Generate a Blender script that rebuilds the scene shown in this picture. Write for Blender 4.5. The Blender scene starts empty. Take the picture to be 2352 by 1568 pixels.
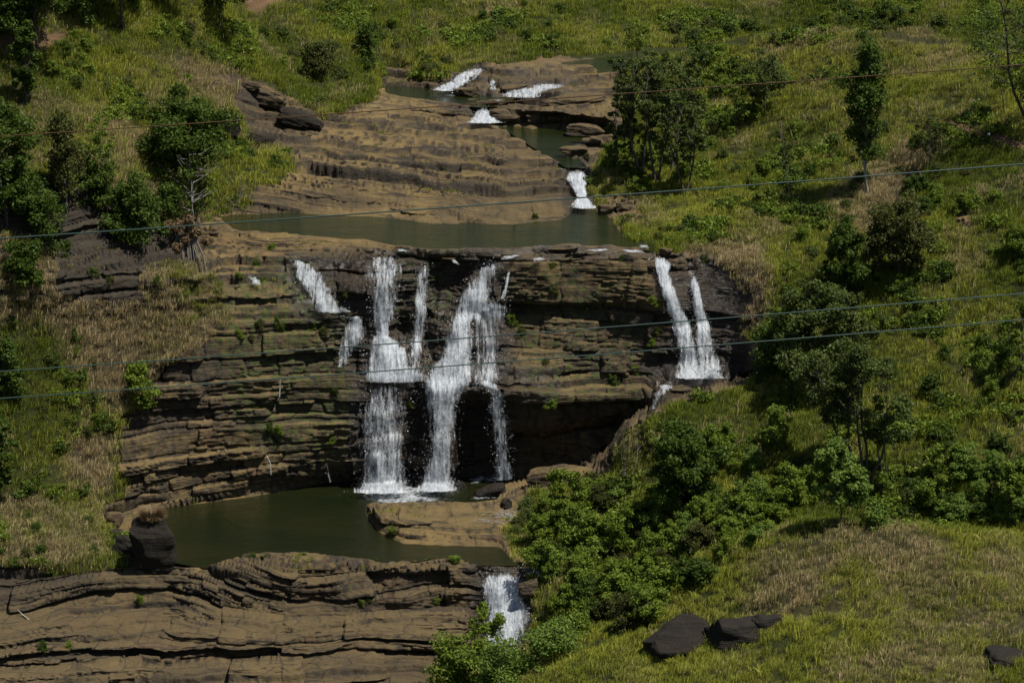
import bpy, math, random
import numpy as np
from mathutils import Vector, Matrix, geometry
R_ = math.radians
random.seed(7); rng = np.random.default_rng(7)
scene = bpy.context.scene
COL = scene.collection

# ------------------------------------------------------------------ camera, sky, sun, exposure
U = 1.28                       # metres per survey unit
CH = 130.0 * U                 # camera height above the lower pool
PITCH = R_(15.0)
FPX = 1176 / math.tan(R_(10.0))
cd = bpy.data.cameras.new('camera'); cam = bpy.data.objects.new('camera', cd); COL.objects.link(cam)
cam.location = (0, 0, CH); cam.rotation_euler = (R_(90) - PITCH, 0, 0)
cd.sensor_width = 36; cd.lens = 18 / math.tan(R_(10.0)); cd.clip_start = 1; cd.clip_end = 8000
scene.camera = cam
SUN_DIR = Vector((0.38, -0.20, 0.92)).normalized()      # towards the sun
w = bpy.data.worlds.new('World'); scene.world = w; w.use_nodes = True
nt = w.node_tree
sky = nt.nodes.new('ShaderNodeTexSky'); sky.sky_type = 'NISHITA'; sky.sun_disc = False
sky.sun_elevation = math.asin(SUN_DIR.z); sky.sun_rotation = math.atan2(SUN_DIR.x, SUN_DIR.y)
bg = nt.nodes['Background']; bg.inputs[1].default_value = 0.05
nt.links.new(sky.outputs[0], bg.inputs[0])
sl = bpy.data.lights.new('sun', 'SUN'); sl.energy = 4.6; sl.angle = R_(0.53); sl.color = (1.0, 0.95, 0.86)
so = bpy.data.objects.new('sun', sl); COL.objects.link(so)
so.rotation_euler = SUN_DIR.to_track_quat('Z', 'Y').to_euler(); so.location = (0, 300, 400)
vs = scene.view_settings; vs.view_transform = 'Standard'; vs.look = 'None'; vs.gamma = 1; vs.exposure = 0.62
scene.cycles.max_bounces = 6; scene.cycles.diffuse_bounces = 2; scene.cycles.transparent_max_bounces = 12
scene.cycles.use_denoising = True

# ------------------------------------------------------------------ helpers
def ray_arr(px, py):
    a = (np.asarray(px, float) - 1176) / FPX; b = (np.asarray(py, float) - 784) / FPX
    c, s = math.cos(PITCH), math.sin(PITCH)
    return a, c - b * s, -s - b * c                       # world direction
def at(px, py, Y):
    dx, dy, dz = ray_arr(px, py); t = np.asarray(Y) / dy
    return np.stack([dx * t, dy * t, CH + dz * t], -1)
def y_of_z(px, py, z):
    dx, dy, dz = ray_arr(px, py); return dy * (z - CH) / dz
def hsh(*a):
    h = np.zeros(np.broadcast(*a).shape, np.uint32) + np.uint32(374761393)
    for i, v in enumerate(a):
        h = (h ^ (np.asarray(v).astype(np.int64) & 0xffffffff).astype(np.uint32)) * np.uint32([2654435761, 2246822519, 3266489917, 668265263][i % 4])
        h ^= h >> np.uint32(15)
    h = h * np.uint32(2246822519); h ^= h >> np.uint32(13)
    return h.astype(np.float64) / 4294967295.0
def vnoise(x, y, z, seed=0):
    xi, yi, zi = np.floor(x), np.floor(y), np.floor(z)
    fx, fy, fz = x - xi, y - yi, z - zi
    fx = fx * fx * (3 - 2 * fx); fy = fy * fy * (3 - 2 * fy); fz = fz * fz * (3 - 2 * fz)
    def hx(v, m): v = v.astype(np.int64).astype(np.uint32); return (v * np.uint32(m), (v + np.uint32(1)) * np.uint32(m))
    hX = hx(xi, 2654435761); hY = hx(yi, 2246822519); hZ = hx(zi + seed * 7919, 3266489917); out = 0
    for i in (0, 1):
        for j in (0, 1):
            hxy = hX[i] ^ (hY[j] * np.uint32(3)); wxy = (fx if i else 1 - fx) * (fy if j else 1 - fy)
            for k in (0, 1):
                h = hxy ^ hZ[k]; h = h ^ (h >> np.uint32(15)); h = h * np.uint32(2246822519); h = h ^ (h >> np.uint32(13)); h = h * np.uint32(3266489917); h = h ^ (h >> np.uint32(16))
                out = out + h * (1 / 4294967295.) * (wxy * (fz if k else 1 - fz))
    return out * 2 - 1
def fbm(x, y, z, oct=3, seed=0):
    o = 0; a = 1; n = 0
    for i in range(oct):
        o = o + a * vnoise(x * 2 ** i, y * 2 ** i, z * 2 ** i, seed + i); n += a; a *= .5
    return o / n
def mesh_np(name, V, F, mat=None, attrs=None, smooth=False, uv=None):
    V = np.asarray(V, np.float32); F = np.asarray(F, np.int32); k = F.shape[1]
    me = bpy.data.meshes.new(name)
    me.vertices.add(len(V)); me.vertices.foreach_set('co', V.ravel())
    me.loops.add(F.size); me.loops.foreach_set('vertex_index', F.ravel())
    me.polygons.add(len(F)); me.polygons.foreach_set('loop_start', np.arange(0, F.size, k, dtype=np.int32))
    me.polygons.foreach_set('loop_total', np.full(len(F), k, np.int32))
    for an, av in (attrs or {}).items():
        at_ = me.attributes.new(an, 'FLOAT', 'POINT'); at_.data.foreach_set('value', np.asarray(av, np.float32))
    if smooth: me.polygons.foreach_set('use_smooth', np.ones(len(F), bool))
    me.update(calc_edges=True)
    if mat: me.materials.append(mat)
    return me
def link(name, me, parent=None, kind=None, label=None, cat=None, group=None):
    o = bpy.data.objects.new(name, me); COL.objects.link(o)
    if parent is not None: o.parent = parent
    tag(o, label, cat, group, kind); return o
def tag(o, label=None, cat=None, group=None, kind=None):
    if label: o['label'] = label
    if cat: o['category'] = cat
    if group: o['group'] = group
    if kind: o['kind'] = kind
def empty(name, loc, rz=0, label=None, cat=None, group=None):
    o = bpy.data.objects.new(name, None); COL.objects.link(o); o.location = loc; o.rotation_euler.z = rz
    o.empty_display_size = .5
    tag(o, label, cat, group); return o

# ------------------------------------------------------------------ materials
def new_mat(name):
    m = bpy.data.materials.new(name); m.use_nodes = True; t = m.node_tree; t.nodes.clear(); return m, t
class NT:
    def __init__(s, t): s.t = t
    def n(s, kind, **k):
        nd = s.t.nodes.new(kind)
        for a, v in k.items():
            if a.startswith('i_'):
                nd.inputs[int(a[2:]) if a[2:].isdigit() else a[2:].replace('_', ' ')].default_value = v
            else: setattr(nd, a, v)
        return nd
    def l(s, a, b): s.t.links.new(a, b)
    def math(s, op, a, b=None, c=None, clamp=False):
        nd = s.n('ShaderNodeMath', operation=op, use_clamp=clamp)
        for i, v in enumerate((a, b, c)):
            if v is None: continue
            if isinstance(v, (int, float)): nd.inputs[i].default_value = v
            else: s.l(v, nd.inputs[i])
        return nd.outputs[0]
    def mix(s, f, a, b, bt='MIX'):
        nd = s.n('ShaderNodeMix', data_type='RGBA', blend_type=bt)
        for i, v in ((0, f), (6, a), (7, b)):
            if isinstance(v, (int, float)): nd.inputs[i].default_value = v
            elif isinstance(v, tuple): nd.inputs[i].default_value = (*v, 1) if len(v) == 3 else v
            else: s.l(v, nd.inputs[i])
        return nd.outputs[2]
    def noise(s, vec, scale, detail=4, rough=.55, dist=0, out=0):
        nd = s.n('ShaderNodeTexNoise'); nd.inputs['Scale'].default_value = scale; nd.inputs['Detail'].default_value = detail
        nd.inputs['Roughness'].default_value = rough; nd.inputs['Distortion'].default_value = dist
        if vec is not None: s.l(vec, nd.inputs['Vector'])
        return nd.outputs[out]
    def ramp(s, f, stops, interp='LINEAR'):
        nd = s.n('ShaderNodeValToRGB'); cr = nd.color_ramp; cr.interpolation = interp
        while len(cr.elements) < len(stops): cr.elements.new(.5)
        for e, (p, c) in zip(cr.elements, stops):
            e.position = p; e.color = (c, c, c, 1) if isinstance(c, (int, float)) else (*c, 1)
        s.l(f, nd.inputs[0]); return nd.outputs[0]
    def attr(s, name, kind='GEOMETRY'):
        nd = s.n('ShaderNodeAttribute', attribute_name=name, attribute_type=kind); return nd
    def scalevec(s, vec, sc):
        nd = s.n('ShaderNodeMapping'); nd.inputs['Scale'].default_value = sc; s.l(vec, nd.inputs['Vector']); return nd.outputs[0]

def rock_material(name, dark=1.0, lich=0.5, tan=1.0, mul=1.0):
    m, t = new_mat(name); N = NT(t)
    geo = N.n('ShaderNodeNewGeometry'); pos = geo.outputs['Position']
    sep = N.n('ShaderNodeSeparateXYZ'); N.l(pos, sep.inputs[0])
    st = N.attr('strata').outputs['Fac']; wet = N.attr('wet').outputs['Fac']; moss = N.attr('moss').outputs['Fac']
    lay = N.attr('layer').outputs['Fac']; blk = N.attr('block').outputs['Fac']
    # strata space: x,y,strata
    cx = N.n('ShaderNodeCombineXYZ'); N.l(sep.outputs[0], cx.inputs[0]); N.l(sep.outputs[1], cx.inputs[1]); N.l(st, cx.inputs[2])
    sv = cx.outputs[0]
    thin = N.noise(N.scalevec(sv, (.05, .05, 2.6)), 1, 5, .65)
    med = N.noise(N.scalevec(sv, (.12, .12, .7)), 1, 5, .6)
    big = N.noise(N.scalevec(pos, (1, 1, 1)), .07, 4, .6)
    streak = N.noise(N.scalevec(pos, (1.1, 1.1, .09)), .75, 5, .65)
    blot = N.noise(pos, .45, 5, .6)
    base = N.mix(N.ramp(med, [(.3, 0.), (.7, 1.)]), (.038, .027, .013), (.108, .074, .028))
    base = N.mix(N.ramp(blk, [(0., 0.), (1., 1.)]), base, N.mix(.55, base, (.140, .098, .038)))
    base = N.mix(N.ramp(lay, [(.0, .7), (.38, 0.), (.9, 0.)]), base, (.035, .026, .019))
    # dark weather film, mostly on upright faces and running down
    ns = N.n('ShaderNodeSeparateXYZ'); N.l(geo.outputs['Normal'], ns.inputs[0])
    up = N.ramp(N.math('ADD', ns.outputs[2], N.math('MULTIPLY', N.math('SUBTRACT', thin, .5), .5)), [(.62, 0.), (.9, 1.)])
    film = N.ramp(N.math('ADD', N.math('MULTIPLY', streak, .65), N.math('MULTIPLY', big, .35)), [(.44, 0.), (.58, 1.)])
    crack = N.n('ShaderNodeTexVoronoi', feature='DISTANCE_TO_EDGE'); crack.inputs['Scale'].default_value = 1; N.l(N.scalevec(sv, (.16, .16, .5)), crack.inputs['Vector'])
    ck = N.ramp(crack.outputs['Distance'], [(0., .9), (.035, 0.)])
    base = N.mix(N.math('MULTIPLY', film, N.math('SUBTRACT', .82 * dark, N.math('MULTIPLY', up, .5)), clamp=True), base, (.018, .016, .013))
    base = N.mix(ck, base, (.012, .010, .008))
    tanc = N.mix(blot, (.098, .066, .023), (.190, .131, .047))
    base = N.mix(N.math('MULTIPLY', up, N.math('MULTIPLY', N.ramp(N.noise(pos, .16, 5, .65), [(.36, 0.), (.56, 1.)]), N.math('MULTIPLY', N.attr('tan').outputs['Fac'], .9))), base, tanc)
    base = N.mix(N.ramp(thin, [(.38, .8), (.44, 0.)]), base, (.022, .017, .012))
    lf = N.ramp(N.noise(pos, 1.6, 6, .75), [(.60, 0.), (.68, 1.)])
    lf = N.math('MULTIPLY', lf, N.ramp(N.noise(pos, .1, 3), [(.5, 0.), (.62, 1.)]))
    base = N.mix(N.math('MULTIPLY', lf, lich), base, (.22, .22, .20))
    rust = N.ramp(N.noise(N.scalevec(pos, (1, 1, .4)), .22, 4, .6), [(.55, 0.), (.7, 1.)])
    base = N.mix(N.math('MULTIPLY', rust, .25), base, (.13, .062, .028))
    wn = N.math('MULTIPLY', wet, N.ramp(N.math('ADD', streak, N.math('MULTIPLY', wet, .3)), [(.35, .3), (.6, 1.)]), clamp=True)
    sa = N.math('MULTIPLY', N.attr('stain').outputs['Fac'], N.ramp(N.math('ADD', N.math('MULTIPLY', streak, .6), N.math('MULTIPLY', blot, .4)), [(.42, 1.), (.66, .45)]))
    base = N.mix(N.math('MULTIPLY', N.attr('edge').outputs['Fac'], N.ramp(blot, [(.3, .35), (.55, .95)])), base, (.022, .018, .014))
    base = N.mix(sa, base, (.024, .019, .013))  # dark stone, and the shade painted into the cliff colour
    base = N.mix(N.math('MULTIPLY', wn, .88), base, (.017, .012, .008))
    mf = N.ramp(N.math('ADD', N.noise(pos, .8, 5, .7), N.math('MULTIPLY', moss, .35)), [(.64, 0.), (.74, 1.)])
    base = N.mix(N.math('MULTIPLY', mf, .9), base, (.045, .060, .012))
    if mul < 1: base = N.mix(1.0, base, (mul, mul * .96, mul * .86), 'MULTIPLY')
    p = N.n('ShaderNodeBsdfPrincipled'); N.l(base, p.inputs['Base Color'])
    N.l(N.math('SUBTRACT', .9, N.math('MULTIPLY', wn, .62)), p.inputs['Roughness'])
    p.inputs['Specular IOR Level'].default_value = .35
    hgt = N.math('ADD', N.math('MULTIPLY', thin, .9), N.math('ADD', N.math('MULTIPLY', N.noise(pos, 1.2, 8, .72), .8), N.math('MULTIPLY', N.noise(pos, .35, 3, .6), 1.0)))
    b = N.n('ShaderNodeBump'); b.inputs['Strength'].default_value = 1.0; b.inputs['Distance'].default_value = .55
    N.l(hgt, b.inputs['Height']); N.l(b.outputs[0], p.inputs['Normal'])
    o = N.n('ShaderNodeOutputMaterial'); N.l(p.outputs[0], o.inputs[0]); return m

def soil_material():
    m, t = new_mat('hill_soil'); N = NT(t)
    geo = N.n('ShaderNodeNewGeometry'); pos = geo.outputs['Position']
    dry = N.attr('dry').outputs['Fac']; path = N.attr('path').outputs['Fac']
    c = N.mix(N.noise(pos, .12, 5, .65), (.022, .030, .008), (.05, .055, .015))
    c = N.mix(dry, c, (.075, .058, .032))
    c = N.mix(N.ramp(N.noise(pos, .9, 6, .7), [(.35, .6), (.6, 0.)]), c, (.012, .014, .005))
    c = N.mix(path, c, N.mix(N.noise(pos, .8, 5, .7), (.10, .060, .032), (.19, .12, .068)))
    p = N.n('ShaderNodeBsdfPrincipled'); N.l(c, p.inputs['Base Color']); p.inputs['Roughness'].default_value = .95
    p.inputs['Specular IOR Level'].default_value = .1
    b = N.n('ShaderNodeBump'); b.inputs['Strength'].default_value = 1; b.inputs['Distance'].default_value = 1.0
    N.l(N.noise(pos, .8, 8, .75), b.inputs['Height']); N.l(b.outputs[0], p.inputs['Normal'])
    o = N.n('ShaderNodeOutputMaterial'); N.l(p.outputs[0], o.inputs[0]); return m

def water_material(name, c1, c2, ripple=.06, rough=.08):
    m, t = new_mat(name); N = NT(t)
    geo = N.n('ShaderNodeNewGeometry'); pos = geo.outputs['Position']
    c = N.mix(N.ramp(N.noise(N.scalevec(pos, (.035, .06, 1)), 1, 4, .6), [(.35, 0.), (.65, 1.)]), c1, c2)
    p = N.n('ShaderNodeBsdfPrincipled'); N.l(c, p.inputs['Base Color']); p.inputs['Roughness'].default_value = rough
    p.inputs['IOR'].default_value = 1.33; p.inputs['Specular IOR Level'].default_value = .5
    h = N.math('ADD', N.noise(N.scalevec(pos, (.5, 1.3, 1)), 1.0, 5, .65, .6), N.math('MULTIPLY', N.noise(N.scalevec(pos, (.10, .2, 1)), 1.0, 3), 1.4))
    b = N.n('ShaderNodeBump'); b.inputs['Strength'].default_value = 1; b.inputs['Distance'].default_value = ripple
    N.l(h, b.inputs['Height']); N.l(b.outputs[0], p.inputs['Normal'])
    o = N.n('ShaderNodeOutputMaterial'); N.l(p.outputs[0], o.inputs[0]); return m

# ------------------------------------------------------------------ terrain survey: lines of (px, py, 'Y'|'z', value)
SURVEY = []
def line(mode, pts, step=45):
    """pts: (px, py, value); densified; stored as (px, py, Yunits)"""
    pts = [tuple(p) for p in pts]
    conv = []
    for (px, py, v) in pts:
        conv.append((px, py, v) if mode == 'Y' else (px, py, v))
    for a, b in zip(conv[:-1], conv[1:]):
        n = max(1, int(math.hypot(b[0] - a[0], b[1] - a[1]) / step))
        for i in range(n):
            f = i / n; q = [a[k] + (b[k] - a[k]) * f for k in range(3)]
            SURVEY.append((q[0], q[1], q[2] * U if mode == 'Y' else float(y_of_z(q[0], q[1], q[2] * U))))
    q = conv[-1]
    SURVEY.append((q[0], q[1], q[2] * U if mode == 'Y' else float(y_of_z(q[0], q[1], q[2] * U))))
def pt(mode, *pts):
    for p in pts: line(mode, [p])
# far
line('Y', [(-300, -300, 520), (600, -300, 620), (1200, -300, 640), (2700, -300, 600)], 200)
line('Y', [(-300, -5, 433), (0, 0, 440), (200, 0, 450), (400, 0, 463), (455, 0, 468)], 100)
line('Y', [(535, 0, 505), (700, 0, 530), (1000, 0, 545), (1400, 0, 552), (1800, 0, 560), (2352, 0, 562), (2700, 0, 562)], 150)
line('Y', [(1000, 70, 532), (1400, 60, 540), (1700, 45, 548), (2100, 45, 550), (2700, 50, 548)], 150)
line('z', [(880, 180, 40.8), (960, 172, 41.5), (1020, 158, 43.4), (1100, 148, 43.5), (1200, 138, 43.5), (1300, 128, 43.6), (1400, 124, 43.5), (1500, 113, 43.5), (1600, 106, 43.6)])
line('z', [(1600, 112, 43.4), (1700, 100, 43.4), (1850, 76, 43.6), (2000, 78, 43.6), (2150, 101, 43.6), (2352, 122, 43.8), (2700, 140, 43.8)])
line('Y', [(1480, 140, 503), (1600, 120, 495), (1700, 106, 487), (1850, 83, 478), (2000, 85, 472), (2150, 109, 465), (2352, 131, 455), (2700, 152, 440)])
# gully between left hill and far hill
line('Y', [(560, 50, 505), (640, 120, 503), (700, 150, 502), (760, 190, 497), (850, 200, 500)])
line('Y', [(455, 0, 468), (500, 60, 474), (560, 110, 480), (620, 160, 484), (680, 215, 482), (740, 245, 480), (830, 235, 483)])
line('z', [(700, 270, 41.8), (850, 250, 41.0)])
# left hill
line('Y', [(-300, 100, 428), (0, 100, 434), (200, 100, 444), (350, 100, 455), (450, 100, 464)], 90)
line('Y', [(-300, 200, 420), (0, 200, 428), (200, 200, 436), (400, 200, 449), (550, 200, 470)], 90)
line('Y', [(-300, 300, 410), (0, 300, 418), (150, 300, 421), (300, 300, 430), (430, 300, 442), (520, 290, 457), (570, 290, 465)], 90)
line('Y', [(-300, 430, 394), (0, 430, 402), (150, 430, 405), (300, 425, 416), (400, 430, 425), (450, 430, 432), (520, 420, 443)], 70)
line('Y', [(-300, 640, 385), (0, 640, 392), (150, 640, 396), (300, 640, 403), (450, 640, 408)], 70)
line('Y', [(-300, 560, 388), (0, 550, 397), (150, 555, 401), (250, 555, 406), (350, 565, 410), (430, 560, 413)], 60)
line('Y', [(0, 480, 400), (150, 490, 403), (250, 500, 409), (340, 500, 415)], 60)
line('Y', [(-300, 760, 383), (0, 760, 391), (150, 760, 395), (300, 760, 401), (450, 760, 404.5)], 70)
line('Y', [(-300, 900, 380), (0, 900, 387), (150, 900, 391), (300, 900, 398)], 70)
line('Y', [(-300, 1050, 376), (0, 1050, 382), (150, 1050, 386), (240, 1060, 392)], 70)
line('Y', [(-300, 1160, 371), (0, 1165, 377), (150, 1165, 380), (215, 1160, 385)], 70)
line('Y', [(-300, 1250, 366), (0, 1250, 370), (150, 1250, 371), (260, 1250, 373)], 70)
# mid pool, z = 33
line('z', [(480, 498, 33), (560, 490, 33), (700, 490, 33), (900, 498, 33), (1000, 512, 33), (1150, 516, 33), (1300, 502, 33), (1332, 480, 33), (1365, 478, 33), (1400, 490, 33), (1440, 545, 33), (1500, 562, 33)])
line('z', [(470, 514, 33.3), (540, 530, 33.4), (600, 536, 33.4), (700, 543, 33.4), (860, 555, 33.4), (950, 569, 33.3), (1000, 573, 33.3), (1150, 573, 33.3), (1300, 565, 33.4), (1450, 567, 33.4), (1500, 577, 33.1), (1560, 582, 32.8)])
# shelf above it
line('z', [(560, 440, 35.6), (800, 440, 35.2), (1100, 462, 34.8), (1290, 455, 35.0)])
line('z', [(560, 400, 37.2), (800, 400, 37.0), (1000, 402, 36.7), (1200, 418, 36.2), (1300, 400, 37.2)])
line('z', [(590, 330, 39.6), (700, 320, 39.6), (900, 330, 38.9), (1100, 350, 38.4), (1240, 365, 38.15), (1305, 380, 38.05)])
line('z', [(700, 295, 40.6), (860, 288, 39.9), (1000, 283, 38.6), (1085, 285, 38.1), (1170, 300, 38.05), (1235, 340, 38.05), (1300, 375, 38.0)])
line('z', [(1310, 384, 37.9), (1345, 384, 37.9)], 20)
line('z', [(1316, 430, 35.2), (1348, 430, 35.2)], 20)
line('z', [(1085, 284, 38.05), (1150, 284, 38.05), (1250, 290, 38.05), (1340, 300, 38.1), (1385, 310, 38.2)])
line('z', [(1385, 312, 38.2), (1340, 330, 38.1), (1305, 345, 38.1), (1345, 384, 38.1)])
# ledge wall under the third pool
line('z', [(850, 222, 41.0), (950, 228, 40.9), (1060, 243, 40.7), (1100, 244, 40.4), (1135, 244, 40.5), (1180, 250, 40.9), (1300, 262, 41.0), (1400, 270, 41.2)])
line('z', [(860, 268, 40.2), (950, 272, 39.4), (1060, 274, 38.5), (1100, 276, 38.2), (1160, 278, 38.3), (1290, 282, 38.3), (1390, 300, 38.6)])
line('z', [(870, 200, 40.5), (900, 195, 40.5), (990, 205, 40.5), (1050, 212, 40.5), (1120, 222, 40.5), (1190, 222, 40.6)])
line('z', [(1010, 200, 40.8), (1060, 185, 41.8), (1130, 195, 41.4), (1200, 205, 41.5), (1260, 196, 42.0), (1340, 196, 42.2), (1420, 200, 42.4)])
line('z', [(1090, 158, 43.4), (1150, 160, 43.3), (1250, 165, 43.3), (1350, 165, 43.3), (1420, 167, 43.4)])
line('z', [(1290, 225, 41.9), (1400, 230, 42.0)])
# right hill
line('Y', [(1440, 220, 489), (1600, 230, 478), (1800, 230, 462), (2000, 230, 452), (2200, 230, 445), (2400, 230, 438), (2700, 230, 428)], 90)
line('Y', [(1395, 330, 469), (1500, 320, 466), (1700, 320, 455), (2000, 320, 441), (2352, 320, 427), (2700, 320, 415)], 100)
line('Y', [(1360, 410, 450), (1450, 400, 449), (1600, 400, 446), (1800, 400, 438), (2000, 400, 430), (2200, 400, 424), (2400, 400, 416), (2700, 400, 403)], 90)
line('Y', [(1380, 465, 444), (1480, 480, 438), (1600, 500, 430), (1800, 520, 421), (2000, 520, 415), (2200, 520, 410), (2400, 520, 403), (2700, 520, 391)], 90)
line('Y', [(1560, 590, 414), (1620, 585, 413), (1720, 612, 409), (1750, 700, 405), (1725, 800, 402), (1740, 848, 399.5)], 30)
line('Y', [(1790, 650, 406), (1850, 650, 404), (2000, 650, 402), (2200, 650, 398), (2400, 650, 392), (2700, 650, 381)], 90)
line('Y', [(1790, 790, 398), (1850, 790, 396), (2000, 800, 391), (2200, 800, 386), (2400, 800, 380), (2700, 800, 369)], 90)
# spur crest (behind, then in front)
line('z', [(1755, 857, 16.6), (1680, 874, 16.0), (1640, 880, 15.8), (1560, 903, 16.0)], 25)
line('Y', [(1500, 930, 403), (1440, 965, 407), (1405, 1020, 408)], 20)
line('Y', [(1840, 845, 392), (1755, 864, 391), (1650, 888, 390), (1560, 915, 389), (1500, 943, 388.5), (1452, 975, 389), (1412, 1030, 391), (1392, 1072, 393)], 22)
line('Y', [(1500, 1000, 383), (1700, 1000, 379), (1900, 1000, 376), (2100, 1000, 372), (2352, 1000, 367), (2700, 1000, 357)], 90)
line('Y', [(1460, 1060, 384), (1600, 1130, 373), (1800, 1130, 367), (2000, 1130, 363), (2200, 1130, 360), (2400, 1130, 356), (2700, 1130, 349)], 90)
pt('Y', (1350, 1110, 394), (1450, 1130, 379), (1300, 1160, 388), (1250, 1120, 398))
line('Y', [(1200, 1200, 385), (1300, 1200, 380), (1450, 1200, 372), (1600, 1200, 365), (1720, 1200, 361)], 90)
line('z', [(1165, 1240, .6), (1185, 1282, .15), (1240, 1290, .4)], 30)
line('Y', [(1300, 1300, 365), (1400, 1300, 361), (1550, 1300, 356), (1650, 1290, 352.5)], 90)
# knoll crest (behind, then in front)
line('Y', [(1720, 1232, 357), (1800, 1213, 358), (1950, 1200, 359), (2100, 1203, 358), (2250, 1218, 356), (2352, 1238, 354), (2700, 1300, 348)], 40)
line('Y', [(1720, 1240, 351), (1800, 1220, 348.5), (1950, 1207, 346.5), (2100, 1210, 346), (2250, 1225, 345), (2352, 1245, 344), (2700, 1308, 338)], 40)
line('Y', [(1225, 1350, 363), (1350, 1430, 351), (1500, 1430, 345), (1700, 1430, 338), (1950, 1400, 334), (2200, 1400, 332), (2400, 1400, 330), (2700, 1400, 325)], 80)
pt('Y', (1225, 1450, 357), (1800, 1300, 342), (2000, 1300, 340), (2200, 1300, 339), (2500, 1340, 334))
line('Y', [(1080, 1568, 350), (1150, 1568, 344), (1300, 1568, 336), (1600, 1568, 326), (2000, 1568, 320), (2400, 1568, 317), (2700, 1568, 312)], 100)
line('Y', [(-300, 1800, 325), (0, 1800, 330), (600, 1800, 335), (1000, 1800, 334), (1300, 1800, 322), (1600, 1800, 310), (2700, 1800, 298)], 150)
# lower cascade chute
line('z', [(1105, 1298, -.05), (1150, 1300, -.1), (1200, 1297, -.05)], 20)
line('Y', [(1105, 1335, 368.6), (1150, 1335, 368.4), (1195, 1335, 368.5)], 20)
line('Y', [(1120, 1395, 365.6), (1160, 1395, 365.4), (1205, 1395, 365)], 20)
line('Y', [(1125, 1480, 359), (1160, 1480, 358.5), (1195, 1470, 358)], 20)
# lower pool z = 0
line('z', [(400, 1162, .05), (480, 1151, .05), (600, 1134, .05), (750, 1106, .05), (820, 1098, 0), (900, 1096, 0), (1000, 1096, 0), (1100, 1094, 0), (1210, 1094, 0)])
line('z', [(400, 1162, .1), (330, 1165, .3), (290, 1170, .6), (250, 1172, 1.0)], 25)
line('z', [(410, 1290, .1), (470, 1302, .1), (580, 1270, .15), (700, 1268, .15), (830, 1280, .1), (900, 1290, .1), (1000, 1284, .15), (1060, 1284, .1), (1100, 1294, 0), (1200, 1292, 0), (1240, 1285, .5)])
line('z', [(-300, 1320, 0), (0, 1300, .5), (150, 1300, .4), (280, 1310, .3), (410, 1312, .5), (600, 1296, 1.0), (800, 1290, .8), (950, 1306, .5), (1085, 1302, .2)])
# peninsula
line('z', [(845, 1163, .1), (880, 1216, .1), (930, 1241, .1), (1050, 1248, .1), (1150, 1246, .2)], 30)
line('z', [(850, 1158, .1), (1000, 1152, .1), (1100, 1154, .3), (1145, 1150, .5), (1155, 1120, .3), (1215, 1100, .2), (1290, 1092, .8)], 30)
line('z', [(862, 1165, 2.2), (1000, 1162, 2.2), (1140, 1165, 2.3), (1180, 1140, 2.0), (1280, 1110, 2.0)], 30)
line('z', [(875, 1185, 1.8), (950, 1205, 1.5), (1060, 1210, 1.5), (1160, 1210, 1.7)], 30)
# cliff brink and faces
line('Y', [(470, 560, 421), (560, 600, 416), (660, 602, 415), (800, 604, 414), (850, 590, 413.6), (960, 600, 413.2), (1060, 602, 413), (1130, 598, 413), (1165, 606, 412.4), (1300, 597, 412), (1400, 597, 412), (1500, 597, 412.4), (1560, 604, 412.6)], 35)
line('Y', [(455, 650, 409.5), (600, 660, 410.5), (690, 655, 411.5), (770, 650, 412.2)], 35)
line('Y', [(455, 715, 406.5), (600, 720, 408), (750, 722, 408.8), (815, 725, 409)], 35)
line('Y', [(455, 740, 405.8), (600, 745, 406.8), (750, 750, 407.6), (815, 760, 408.3)], 35)
line('Y', [(420, 815, 402.5), (500, 808, 404.4), (700, 812, 406), (810, 820, 406.8)], 35)
line('Y', [(360, 880, 400.2), (500, 885, 402), (700, 890, 403.6), (810, 900, 404.4)], 35)
line('Y', [(330, 945, 398.2), (450, 945, 400.3), (600, 950, 401.9), (760, 945, 403.2), (815, 940, 403.6)], 35)
line('Y', [(290, 1000, 396), (400, 1000, 398.7), (600, 1000, 400.5), (780, 1000, 402.3)], 35)
line('Y', [(280, 1075, 394), (400, 1070, 397.2), (600, 1070, 399.5), (760, 1060, 401.8)], 35)
line('Y', [(285, 1120, 392.5), (400, 1110, 396.4), (500, 1100, 397.8), (600, 1090, 399.3), (750, 1078, 402.2)], 35)
line('Y', [(845, 640, 411.4), (900, 640, 411.4), (950, 640, 412.3), (985, 640, 411.8), (1050, 650, 412.6)], 30)
line('Y', [(855, 690, 410), (900, 690, 410), (925, 700, 411.6), (955, 700, 410.3), (980, 700, 410.3), (1000, 700, 411.9), (1030, 700, 411.6), (1080, 670, 410.6)], 30)
line('Y', [(850, 760, 408.4), (890, 760, 408.2), (920, 760, 410.4), (950, 770, 409), (985, 780, 410), (1020, 760, 408.6)], 30)
line('Y', [(830, 800, 407.2), (890, 800, 406.8), (940, 810, 407.6), (1000, 820, 408.2), (1060, 760, 407.8), (1100, 700, 409.2), (1150, 700, 409)], 30)
line('Y', [(830, 865, 405.3), (900, 868, 405), (955, 866, 405.4), (985, 850, 406.6), (1030, 850, 405.6), (1070, 850, 406), (1140, 860, 406.4)], 30)
line('Y', [(830, 885, 404.4), (900, 885, 404.2), (950, 890, 405), (970, 905, 406), (1000, 890, 404.4), (1050, 890, 404.8), (1100, 876, 404.4), (1140, 890, 404.4)], 30)
line('Y', [(830, 960, 403.4), (900, 960, 403.4), (955, 970, 406.6), (1000, 960, 403.2), (1040, 960, 403.4), (1060, 960, 407.5), (1110, 960, 408), (1160, 960, 406)], 30)
line('Y', [(830, 1060, 402.3), (900, 1060, 402.3), (955, 1060, 405), (1000, 1060, 402.2), (1040, 1060, 402.6), (1070, 1060, 407.8), (1130, 1050, 408.4)], 30)
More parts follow.
